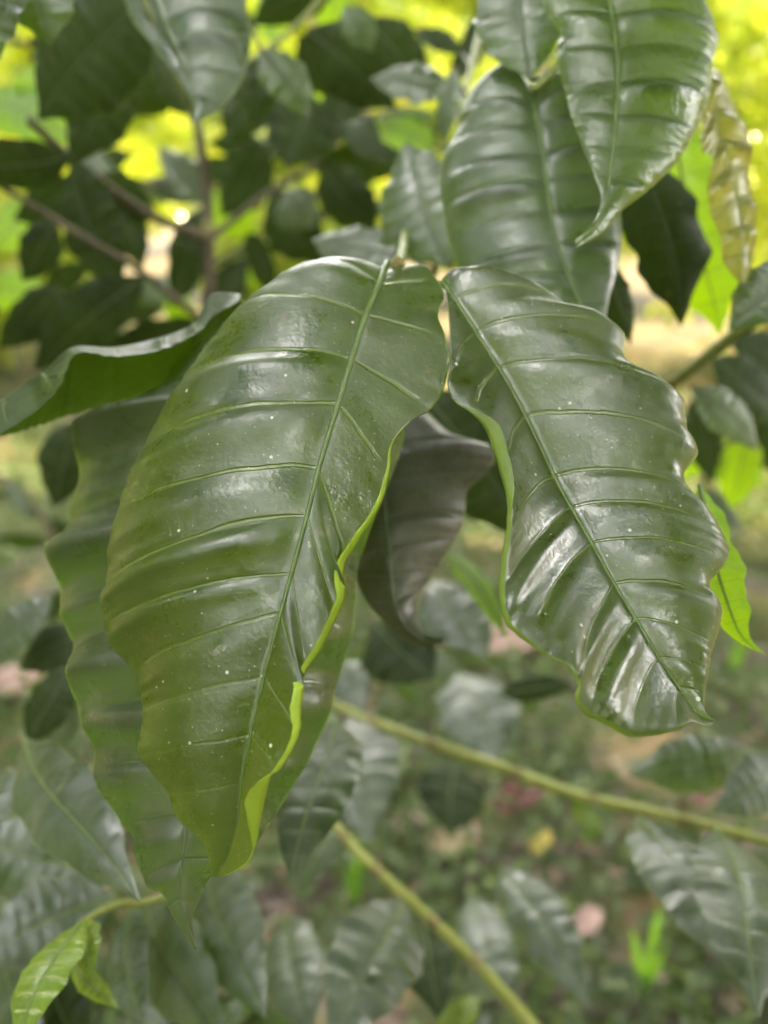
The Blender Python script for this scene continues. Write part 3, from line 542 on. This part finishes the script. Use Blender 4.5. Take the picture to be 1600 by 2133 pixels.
stem(R9, [(690, 1465, .72), (780, 1505, .70), (900, 1550, .67), (1050, 1600, .64), (1200, 1655, .60), (1350, 1690, .57), (1480, 1722, .55), (1620, 1760, .53)], [8, 9, 11, 11, 11, 11, 10, 9], 'stemy', nodes=(0.14, 0.3, 0.46, 0.62, 0.8))
LV9 = [('grey', (1335, 1695), (1570, 2080), 175, .50, 0), ('grey', (1490, 1725), (1592, 2125), 190, .44, 10), ('grey', (1560, 1560), (1310, 1620), 120, .52, -10), ('grey', (1640, 1590), (1480, 1690), 110, .5, 0),
       ('grey', (960, 1400), (1040, 1600), 170, .95, 0), ('grey', (740, 1480), (775, 1760), 170, .92, 0), ('dark', (950, 1590), (930, 1740), 150, .95, 0), ('under', (700, 1500), (615, 1840), 165, .42, 10),
       ('dark', (780, 1300), (900, 1420), 170, .65, 0), ('grey', (900, 1210), (1010, 1380), 140, .62, 0), ('lime', (930, 1150), (1065, 1330), 50, .5, 0), ('dark', (1040, 1440), (1200, 1430), 50, .6, 0),
       ('young', (1190, 1670), (1260, 1740), 40, .6, 0), ('grey', (700, 1380), (760, 1480), 110, .85, 0)]
for m_, b_, t_, w_, d_, r_ in LV9: auto_leaf(R9, m_, b_, t_, w_, d_, d_*(1-.2*max(0, t_[1]-b_[1])/300), roll=r_, quilt=0.055, ribmat='midrib')
R10 = thing('coffee_branch', 'lower left branch with bright young ribbed leaves at its tip', 'branch', P(330, 1880, 0.40), GB)
stem(R10, [(520, 1800, .50), (330, 1872, .42), (240, 1885, .38), (165, 1925, .34)], [7, 8, 9, 7], 'stem', nodes=(0.55,))
LV10 = [('young', (165, 1920), (30, 2190), 105, .32, 0), ('young', (172, 1918), (195, 2030), 70, .33, 0), ('young', (150, 1990), (245, 2105), 50, .33, 0),
        ('grey', (55, 1535), (285, 1888), 165, .38, 0), ('grey', (240, 1830), (-60, 1740), 190, .45, 0), ('grey', (240, 1860), (-60, 2000), 170, .44, 0),
        ('grey', (400, 1890), (300, 2200), 150, .52, 0), ('grey', (-30, 1880), (110, 2200), 150, .50, 0), ('grey', (180, 1640), (80, 1860), 130, .6, 0), ('grey', (600, 1900), (640, 2180), 130, .62, 0),
        ('grey', (265, 1895), (305, 2160), 100, .42, 0), ('grey', (310, 1880), (470, 2180), 170, .45, 10), ('grey', (430, 1790), (545, 2130), 170, .48, 0), ('dark', (100, 2050), (200, 2200), 150, .46, 0), ('grey', (20, 1600), (-40, 1760), 110, .5, 0)]
for m_, b_, t_, w_, d_, r_ in LV10: auto_leaf(R10, m_, b_, t_, w_, d_, d_*(1-.2*max(0, t_[1]-b_[1])/300), roll=r_, quilt=0.07, ribmat='midrib')
R11 = thing('coffee_branch', 'left edge branch with small dark and pale leaves behind the dusky leaf', 'branch', P(180, 1350, 0.5), GB)
stem(R11, [(300, 1250, .58), (180, 1330, .52), (120, 1370, .5), (60, 1440, .5)], [6, 6, 5, 4], 'stem')
LV11 = [('grey', (110, 1240), (-50, 1390), 90, .48, 0), ('dark', (170, 1320), (40, 1390), 100, .5, 0), ('dark', (150, 1380), (60, 1560), 100, .45, 0), ('grey', (160, 1450), (90, 1560), 90, .48, 0)]
for m_, b_, t_, w_, d_, r_ in LV11: auto_leaf(R11, m_, b_, t_, w_, d_, d_*1.0, roll=r_)

# ================================================================== GROUND
gm = NT('ground_soil'); pos = gm.n('ShaderNodeTexCoord').outputs['Object']
n1 = gm.noise(2.2, 5, 0.6, pos); n2 = gm.noise(30, 5, 0.7, pos); n3 = gm.noise(7, 4, 0.6, pos)
c = gm.mix(gm.ramp(n2, 0.35, 0.65), (0.03, 0.022, 0.017), (0.25, 0.19, 0.16))
c = gm.mix(gm.math('MULTIPLY', gm.ramp(n3, 0.42, 0.58), 0.8), c, (0.08, 0.12, 0.035))
c = gm.mix(gm.ramp(n1, 0.50, 0.60, 0, 0.5), c, (0.44, 0.27, 0.12))
pr = gm.n('ShaderNodeBsdfPrincipled'); gm.l(c, pr.inputs['Base Color']); pr.inputs['Roughness'].default_value = 0.95
bp = gm.n('ShaderNodeBump'); bp.inputs['Distance'].default_value = 0.03; gm.l(n2, bp.inputs['Height']); gm.l(bp.outputs[0], pr.inputs['Normal'])
gm.l(pr.outputs[0], gm.out.inputs[0])
gx = np.concatenate([np.linspace(-200, -6, 12), np.linspace(-5.5, 5.5, 60), np.linspace(6, 200, 12)])
gy = np.concatenate([np.linspace(-200, -3, 10), np.linspace(-2.5, 12, 80), np.linspace(13, 250, 14)])
GX, GY = np.meshgrid(gx, gy); GZ = 0.02*np.sin(GX*1.7+1)*np.cos(GY*1.3)+0.012*np.sin(GX*4.1)*np.sin(GY*3.7+2)
def ground_z(x, y): return 0.02*np.sin(x*1.7+1)*np.cos(y*1.3)+0.012*np.sin(x*4.1)*np.sin(y*3.7+2)
I = np.arange(GX.size).reshape(GX.shape)
F = np.stack([I[:-1, :-1].ravel(), I[:-1, 1:].ravel(), I[1:, 1:].ravel(), I[1:, :-1].ravel()], 1)
tag(mesh_obj('ground', np.stack([GX.ravel(), GY.ravel(), GZ.ravel()], 1), F, gm.m), None, None, kind='structure')

# generic many-blade mesh builder: each blade a bent strip of 2-3 quads
def blades(name, base, dirs, length, width, droop, mat, seed=1, seg=3, prof=None):
    n = len(base); r = np.random.default_rng(seed)
    dirs = nrm(dirs); up = np.array([0, 0, 1.0]); side = nrm(np.cross(dirs, up)+1e-5)
    rot = r.uniform(-1.2, 1.2, n)[:, None]; nn = nrm(np.cross(side, dirs)); side = side*np.cos(rot)+nn*np.sin(rot)
    prof = prof if prof is not None else [0.35, 1.0, 0.8, 0.04]
    V = np.empty((n, seg+1, 2, 3)); 
    for k in range(seg+1):
        s = k/seg; c_ = base+dirs*(length*s)[:, None]; c_[:, 2] -= droop*length*s*s
        V[:, k, 0] = c_-side*(width*prof[k]*0.5)[:, None]; V[:, k, 1] = c_+side*(width*prof[k]*0.5)[:, None]
    I = np.arange(n*(seg+1)*2).reshape(n, seg+1, 2)
    F = np.stack([I[:, :-1, 0], I[:, :-1, 1], I[:, 1:, 1], I[:, 1:, 0]], -1).reshape(-1, 4)
    V = V.reshape(-1, 3)
    me = bpy.data.meshes.new(name); me.vertices.add(len(V)); me.vertices.foreach_set('co', V.astype(np.float32).ravel())
    me.loops.add(F.size); me.loops.foreach_set('vertex_index', F.astype(np.int32).ravel())
    me.polygons.add(len(F)); me.polygons.foreach_set('loop_start', np.arange(0, F.size, 4, dtype=np.int32))
    me.polygons.foreach_set('use_smooth', [True]*len(F)); me.update(calc_edges=True); me.materials.append(mat)
    return bpy.data.objects.new(name, me)
def rnd_mat(name, c1, c2, c3, rough, trans, tf, sc=3.0, spec=0.5):
    M = NT(name); pos = M.n('ShaderNodeTexCoord').outputs['Object']; geo = M.n('ShaderNodeNewGeometry')
    v = geo.outputs['Random Per Island']
    c = M.mix(M.ramp(v, 0.0, 0.6), c1, c2); c = M.mix(M.ramp(v, 0.8, 1.0, smooth=False), c, c3)
    c = M.mix(M.ramp(M.noise(sc, 3, 0.6, pos), 0.35, 0.65, 0, 0.5), c, c1)
    pr = M.n('ShaderNodeBsdfPrincipled'); M.l(c, pr.inputs['Base Color']); pr.inputs['Roughness'].default_value = rough
    pr.inputs['Specular IOR Level'].default_value = spec
    tr = M.n('ShaderNodeBsdfTranslucent'); M.l(M.mix(v, trans, tuple(x*0.6 for x in trans)), tr.inputs[0])
    mx = M.n('ShaderNodeMixShader'); mx.inputs[0].default_value = tf
    M.l(pr.outputs[0], mx.inputs[1]); M.l(tr.outputs[0], mx.inputs[2]); M.l(mx.outputs[0], M.out.inputs[0]); return M.m
m_grass = rnd_mat('grass_green', (0.02, 0.045, 0.01), (0.18, 0.26, 0.06), (0.28, 0.24, 0.12), 0.6, (0.3, 0.45, 0.08), 0.3)
m_weed = rnd_mat('weed_green', (0.012, 0.03, 0.01), (0.10, 0.16, 0.05), (0.30, 0.36, 0.16), 0.5, (0.3, 0.45, 0.08), 0.3)
def patch_pts(n, x0, x1, y0, y1, seed, thr=0.0):
    r = np.random.default_rng(seed); x = r.uniform(x0, x1, n*3); y = y0+(y1-y0)*r.uniform(0, 1, n*3)**1.4
    f = np.sin(x*5.3+1.2)*np.cos(y*4.1+.5)+0.7*np.sin(x*11+y*7)+0.5*np.sin(x*2.1-y*2.9+1)
    k = f > thr+r.normal(0, 0.5, n*3); x, y = x[k][:n], y[k][:n]
    return np.stack([x, y, ground_z(x, y)], 1)
b = patch_pts(50000, -3.2, 3.2, 0.3, 7, 3, -0.5); n = len(b)
dr_ = np.stack([rng.normal(0, .5, n), rng.normal(0, .5, n), np.ones(n)], 1)
g = link(blades('grass', b, dr_, rng.uniform(.03, .10, n), rng.uniform(.003, .007, n), rng.uniform(0, .5, n), m_grass, 4)); tag(g, None, None, kind='stuff')
b = patch_pts(60000, -2.4, 2.4, 0.3, 4.5, 9, -0.8); n = len(b); b[:, 2] += rng.uniform(0.01, .10, n)
dr_ = np.stack([rng.normal(0, 1, n), rng.normal(0, 1, n), rng.uniform(.1, .9, n)], 1)
g = link(blades('ground_cover', b, dr_, rng.uniform(.015, .05, n), rng.uniform(.008, .022, n), rng.uniform(0, .3, n), m_weed, 5)); tag(g, None, None, kind='stuff')
litter = rnd_mat('dry_litter', (0.28, 0.19, 0.13), (0.42, 0.32, 0.25), (0.5, 0.40, 0.33), 0.8, (0.4, 0.25, 0.1), 0.1)
b = patch_pts(6000, -3, 3, 0.3, 7, 12, -0.6); n = len(b); b[:, 2] += 0.006
dr_ = np.stack([rng.normal(0, 1, n), rng.normal(0, 1, n), rng.uniform(0, .25, n)], 1)
g = link(blades('leaf_litter', b, dr_, rng.uniform(.02, .06, n), rng.uniform(.012, .03, n), rng.uniform(0, .1, n), litter, 6, prof=[.2, 1, .9, .1])); tag(g, None, None, kind='stuff')

# single broad grass blade and fallen leaves at the spots where they show
def on_ground(x, y):
    v = nrm(FWD+RIGHT*(x-CX)/FPX+UPV*(CY-y)/FPX); k = -CAM_H/v[2]; p = CAMP+v*k; return np.array([p[0], p[1], float(ground_z(p[0], p[1]))])
def fallen(x, y, ln, wd, ang, mat, label):
    p = on_ground(x, y); p[2] += 0.045; ax = np.array([math.cos(ang), math.sin(ang), 0.12])
    M, L, R, tt = leaf_curves(p-ax*ln/2, p+ax*ln/2, wd, (0, -.35, 1), 0.12, -0.25, 7, 6, seed=int(x), margin=0.08)
    o = surface('fallen_leaf', M, L, R, tt, mat, MAT['node'], None, None, quilt=0.1, rib=0.0009, nu=10, ruff=0.15, seed=int(y))
    tag(o, label, 'fallen leaf', 'fallen leaves on the ground')
mred = leaf_mat('dead_red', top=(0.10, 0.03, 0.025), under=(0.2, 0.06, 0.05), trans=(.3, .05, .03), tf=.1, rough=.6, vein=(.25, .1, .06), edge=(.2, .08, .05), specks=0)
mpink = leaf_mat('dead_pink', top=(0.46, 0.30, 0.27), under=(0.5, 0.36, 0.30), trans=(.4, .25, .2), tf=.1, rough=.7, vein=(.5, .35, .3), edge=(.4, .3, .2), specks=0)
myel = leaf_mat('dead_yellow', top=(0.36, 0.28, 0.05), under=(0.5, 0.45, 0.1), trans=(.7, .5, .05), tf=.2, rough=.5, vein=(.6, .5, .1), edge=(.5, .3, .1), specks=0)
mtan = leaf_mat('dead_tan', top=(0.33, 0.25, 0.15), under=(0.4, 0.3, 0.2), trans=(.4, .3, .15), tf=.1, rough=.7, vein=(.5, .4, .25), edge=(.3, .2, .1), specks=0)
for a in [(1080, 1705, .13, .06, .3, mred, 'dark red fallen leaf on the ground below the crossing yellow green stem'),
          (895, 1740, .08, .045, -.5, mpink, 'pink fallen leaf lying left of its pink twin'), (965, 1765, .08, .05, -.7, mpink, 'pink fallen leaf lying right of its pink twin, towards the yellow leaf'),
          (1120, 1790, .07, .045, 1.1, myel, 'bright yellow fallen leaf in the weeds'), (940, 1800, .12, .05, -.3, mtan, 'long tan fallen leaf just below the two pink ones'),
          (1220, 1960, .07, .04, .6, mpink, 'pale pink fallen leaf low in the photo among green weeds'), (1290, 1640, .12, .05, 2.0, mtan, 'tan fallen leaf beside the grey leaves at lower right'),
          (1440, 1700, .10, .05, .2, mred, 'reddish fallen leaf under the grey leaves at the right'), (60, 1700, .10, .05, 1, mred, 'reddish fallen leaf at the lower left edge'),
          (30, 1480, .2, .1, .4, mpink, 'large pale pink fallen leaf at the left edge'), (1060, 1370, .22, .12, .1, mpink, 'pale pink fallen leaf between the two big sharp leaves')]: fallen(*a)
def blade_tuft(x, y, hts, label):
    p = on_ground(x, y); k = len(hts); th = thing('grass_tuft', label, 'grass', p, 'broad grass tufts')
    for i, (h_, lean, az) in enumerate(hts):
        lean *= 0.45; h_ *= 1.15
        q = np.array([math.cos(az)*lean, math.sin(az)*lean, 1.0]); s_ = np.linspace(0, 1, 9)
        c_ = p+np.outer(s_*h_, q); c_[:, 2] -= lean*h_*0.6*s_**2; W = 0.008*np.interp(s_, [0, .3, .8, 1], [.5, 1, .7, .03])
        sd = nrm(np.cross(q, (0, 1, .3))); V = np.stack([c_-np.outer(W, sd), c_+np.outer(W*0, sd)+np.array([0, .004, 0]), c_+np.outer(W, sd)], 1).reshape(-1, 3)
        Fs = [(a*3+j, a*3+j+1, a*3+j+4, a*3+j+3) for a in range(8) for j in range(2)]
        o = mesh_obj('blade', V, Fs, m_fresh, th); child_fix(o, th)
m_fresh = simple_mat('fresh_blade', (0.16, 0.36, 0.04), (0.22, 0.45, 0.06), 0.4, 30, (0.4, 0.75, 0.05), 0.4)
blade_tuft(1340, 2070, [(.16, .25, 1.0), (.12, .5, 2.5), (.10, .6, 0.3)], 'fresh green broad grass blades standing at the lower right of the photo')
blade_tuft(1225, 1760, [(.10, .5, 2.3), (.08, .6, 0.6)], 'fresh green grass blades just under the crossing stem')
blade_tuft(740, 1900, [(.11, .3, 1.3), (.09, .5, 2.3)], 'fresh green grass blades left of the slanting yellow green stem')
blade_tuft(1530, 1400, [(.12, .3, 1.3), (.09, .5, 2.3), (.1, .5, .4)], 'fresh green grass blades right of the scalloped leaf')

# ================================================================== BACKGROUND PLANTS
m_sunl = rnd_mat('sunlit_tone_leaves', (0.16, 0.22, 0.015), (0.42, 0.48, 0.03), (0.55, 0.36, 0.05), 0.13, (0.74, 0.92, 0.10), 0.45, 2.0)  # sunlit brightness of far foliage put into the colour
m_deep = rnd_mat('shade_tone_leaves', (0.06, 0.10, 0.02), (0.10, 0.16, 0.03), (0.20, 0.22, 0.04), 0.35, (0.40, 0.55, 0.03), 0.4, 2.0)  # darker foliage copy, shade put into the colour
m_mirror_gold = rnd_mat('mirrored_gold_leaves', (0.34, 0.26, 0.05), (0.50, 0.40, 0.08), (0.55, 0.42, 0.10), 0.4, (0.75, 0.58, 0.08), 0.4, 2.0)  # gold put into leaf colour for the sheen the scalloped leaf mirrors
m_bark = simple_mat('bark', (0.13, 0.10, 0.07), (0.22, 0.18, 0.13), 0.9, 12, bump=0.01)
def plant(name, label, cat, x, y, h, rad, z0, nleaf, lsize, mat, seed, group, nclump=40, trunk_r=0.06):
    r = np.random.default_rng(seed); z = float(ground_z(x, y)); th = thing(name, label, cat, (x, y, z), group)
    tp = [(0, 0, -0.05), (r.normal(0, .05)*h, r.normal(0, .05)*h, h*0.35), (r.normal(0, .06)*h, r.normal(0, .06)*h, h*0.65), (r.normal(0, .05)*h, r.normal(0, .05)*h, h*0.92)]
    kk = np.linspace(0, 3, 20); cur = hermite([0, 1, 2, 3], tp, kk)
    V, Fc = [], []
    tr = tube('trunk', cur, np.interp(kk, [0, 3], [trunk_r, trunk_r*0.2]), m_bark, th, 8)
    cc = nrm(r.normal(0, 1, (nclump, 3)))*(r.uniform(0.25, 1, nclump)**0.5)[:, None]
    cc = cc*np.array([rad, rad, (h-z0)/2])+np.array([0, 0, (h+z0)/2])
    for i in range(min(12, nclump)):
        s0 = cur[min(19, 5+i)]; e = cc[i]; mid = (s0+e)/2+np.array([0, 0, .06*h])
        tube('branch', hermite([0, 1, 2], [s0, mid, e], np.linspace(0, 2, 8)), np.linspace(trunk_r*.4, trunk_r*.1, 8), m_bark, th, 5)
    which = r.integers(0, nclump, nleaf); cs = rad*r.uniform(.16, .34, nclump)
    off = nrm(r.normal(0, 1, (nleaf, 3)))*(r.uniform(0, 1, nleaf)**0.5)[:, None]*cs[which][:, None]
    base = cc[which]+off; d = nrm(off)+r.normal(0, .5, (nleaf, 3)); d[:, 2] -= 0.35
    ln = lsize*r.uniform(.6, 1.3, nleaf)
    o = blades('crown', base, d, ln, ln*r.uniform(.35, .5, nleaf), 0.25*np.ones(nleaf), mat, seed, prof=[.15, 1, .85, .05]); link(o, th)
    return th
GT = 'sunlit bushes in the distance'
BG = [(-10.8, 8.5, 6.0, 2.3), (-7.8, 9.8, 6.2, 2.4), (-4.4, 10.8, 6.0, 2.3), (-1.2, 11.6, 6.6, 2.2), (2.0, 11.0, 6.2, 2.2), (5.2, 9.8, 6.4, 2.2), (8.6, 9.0, 6.0, 2.2), (-10.5, 26, 8.5, 4.2), (-3.2, 27, 9.0, 4.4), (4.2, 27.5, 8.8, 4.3), (11.5, 26, 8.6, 4.2)]
LB = ['leftmost of the tall sunlit bushes in the distance', 'second from the left of the tall sunlit bushes in the distance', 'sunlit bush in the distance behind the pale blue grey leaf', 'sunlit bush in the distance seen over the sharp front leaf', 'sunlit bush in the distance behind the wide ribbed leaf', 'bright yellow green sunlit bush in the distance at the upper right', 'rightmost of the tall sunlit bushes in the distance', 'farthest row of bushes, its leftmost one', 'farthest row of bushes, second from the left', 'farthest row of bushes, second from the right', 'farthest row of bushes, its rightmost one']
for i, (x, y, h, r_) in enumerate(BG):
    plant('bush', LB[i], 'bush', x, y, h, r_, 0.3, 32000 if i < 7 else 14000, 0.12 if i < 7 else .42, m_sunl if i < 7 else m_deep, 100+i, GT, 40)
BG2 = [(-3.0, 6.0, 1.7, 1.0), (-0.8, 7.0, 1.3, .8), (2.9, 5.6, 2.9, 1.1), (5.2, 3.0, 3.6, 1.8), (-5.2, 4.0, 2.6, 1.4)]  # the golden one is added out of view to tint leaf reflections
LB2 = ['low bush standing between the camera and the far bushes on the left', 'small low bush in the middle distance', 'bright bush in the middle distance near the right edge', 'added golden bush out of view at the right for the scalloped leaf to mirror', 'bush in the middle distance at the left edge']
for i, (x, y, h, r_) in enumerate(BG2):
    plant('bush', LB2[i], 'bush', x, y, h, r_, 0.15, 4500 if i != 3 else 12000, 0.10, m_sunl if i != 3 else m_mirror_gold, 120+i, 'bushes in the middle distance', 40, 0.04)
# added unseen tree whose crown blocks sky light over the foreground
cen = Vector((1.6, 2.6, 5.2))
plant('light_blocker_tree', 'added unseen tree whose crown blocks light over the branches', 'tree', cen.x-3.0, cen.y+1.2, 1, .1, .3, 10, .05, m_deep, 200, None, 4, 0.10) if False else None
def light_blocker_tree():
    r = np.random.default_rng(77); bx, by = 6.2, 4.6; th = thing('light_blocker_tree', 'added unseen tree whose high crown blocks sky light from above', 'tree', (bx, by, 0))
    top = np.array([cen.x-bx, cen.y-by, cen.z+.3])
    tube('trunk', hermite([0, 1, 2, 3], [(0, 0, -.1), (.05, 0, 1.6), (.5, -.2, 3.2), top*np.array([.6, .6, 1])], np.linspace(0, 3, 24)), np.linspace(.11, .06, 24), m_bark, th, 10)
    nc = 200; cc = nrm(r.normal(0, 1, (nc, 3)))*(r.uniform(0, 1, nc)**.45)[:, None]*np.array([3.1, 2.4, .8])+np.array([cen.x-bx, cen.y-by, cen.z])
    for i in range(14):
        s0 = top*np.array([.5, .5, .85]); tube('branch', hermite([0, 1, 2], [s0, (s0+cc[i])/2+np.array([0, 0, .2]), cc[i]], np.linspace(0, 2, 8)), np.linspace(.05, .012, 8), m_bark, th, 6)
    nl = 20000; wh = r.integers(0, nc, nl); off = r.normal(0, .3, (nl, 3)); d = r.normal(0, 1, (nl, 3)); d[:, 2] = d[:, 2]*.35-.2
    ln = r.uniform(.18, .32, nl)
    link(blades('crown', cc[wh]+off, d, ln, ln*.5, .2*np.ones(nl), m_deep, 78, prof=[.15, 1, .85, .05]), th)
light_blocker_tree()
def blocker_tree(name, label, x, y, h, rx, z0, seed, nl=14000, nc=90):  # unseen trees added to keep sun and sky light off the leaves
    r = np.random.default_rng(seed); th = thing(name, label, 'tree', (x, y, 0), 'added unseen trees that block light')
    tube('trunk', hermite([0, 1, 2], [(0, 0, -.1), (.1, .1, h*.4), (0, 0, h*.85)], np.linspace(0, 2, 20)), np.linspace(.12, .04, 20), m_bark, th, 10)
    cc = nrm(r.normal(0, 1, (nc, 3)))*(r.uniform(0, 1, nc)**.4)[:, None]*np.array([rx, rx, (h-z0)/2])+np.array([0, 0, (h+z0)/2])
    for i in range(10):
        tube('branch', hermite([0, 1, 2], [(0, 0, h*.5), cc[i]*np.array([.5, .5, .5])+np.array([0, 0, h*.3]), cc[i]], np.linspace(0, 2, 8)), np.linspace(.05, .012, 8), m_bark, th, 6)
    wh = r.integers(0, nc, nl); off = r.normal(0, .24, (nl, 3)); d = r.normal(0, 1, (nl, 3)); d[:, 2] -= .2; ln = r.uniform(.2, .36, nl)
    link(blades('crown', cc[wh]+off*1.3, d, ln, ln*.55, .2*np.ones(nl), m_deep, seed+1, prof=[.15, 1, .85, .05]), th)
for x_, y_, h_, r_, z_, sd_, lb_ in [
    (-5.4, -1.6, 4.4, 2.4, 1.4, 301, 'added unseen tree blocking sky light to the left of the viewer'),
    (3.4, -2.4, 6.0, 2.6, 1.9, 311, 'added unseen tree blocking the sun to the right of the viewer'),
    (0.4, -6.8, 5.6, 3.6, 1.0, 321, 'added unseen tree behind the viewer, dark in the reflections of the glossy leaves'),
    (-5.6, 4.4, 6.6, 2.5, 3.3, 331, 'added unseen tree blocking sky light ahead of the viewer on the left')]:
    blocker_tree('light_blocker_tree', lb_, x_, y_, h_, r_, z_, sd_, 15000, 110)

# unseen ring added to block the bright horizon sky: copies of one tree
src = plant('horizon_blocker_tree', 'added unseen tree of the ring that blocks the bright horizon', 'tree', -13.5, 3.0, 7.5, 3.4, 0.2, 12000, .36, m_deep, 400, 'added unseen trees on the horizon', 70, .12)
for k, a in enumerate((195, 222, 250, 277, 305, 332, 0, 26)):
    c = src.copy(); COL.objects.link(c); a = math.radians(a); rr_ = (12.5 if k < 5 else 19.5)+1.2*math.sin(k*2.3)
    c.location = (rr_*math.cos(a), rr_*math.sin(a), 0); c.rotation_euler = (0, 0, k*1.3); c.scale = (1, 1, 1+.12*math.sin(k*1.7))
    for ch in src.children:
        d = ch.copy(); COL.objects.link(d); d.parent = c
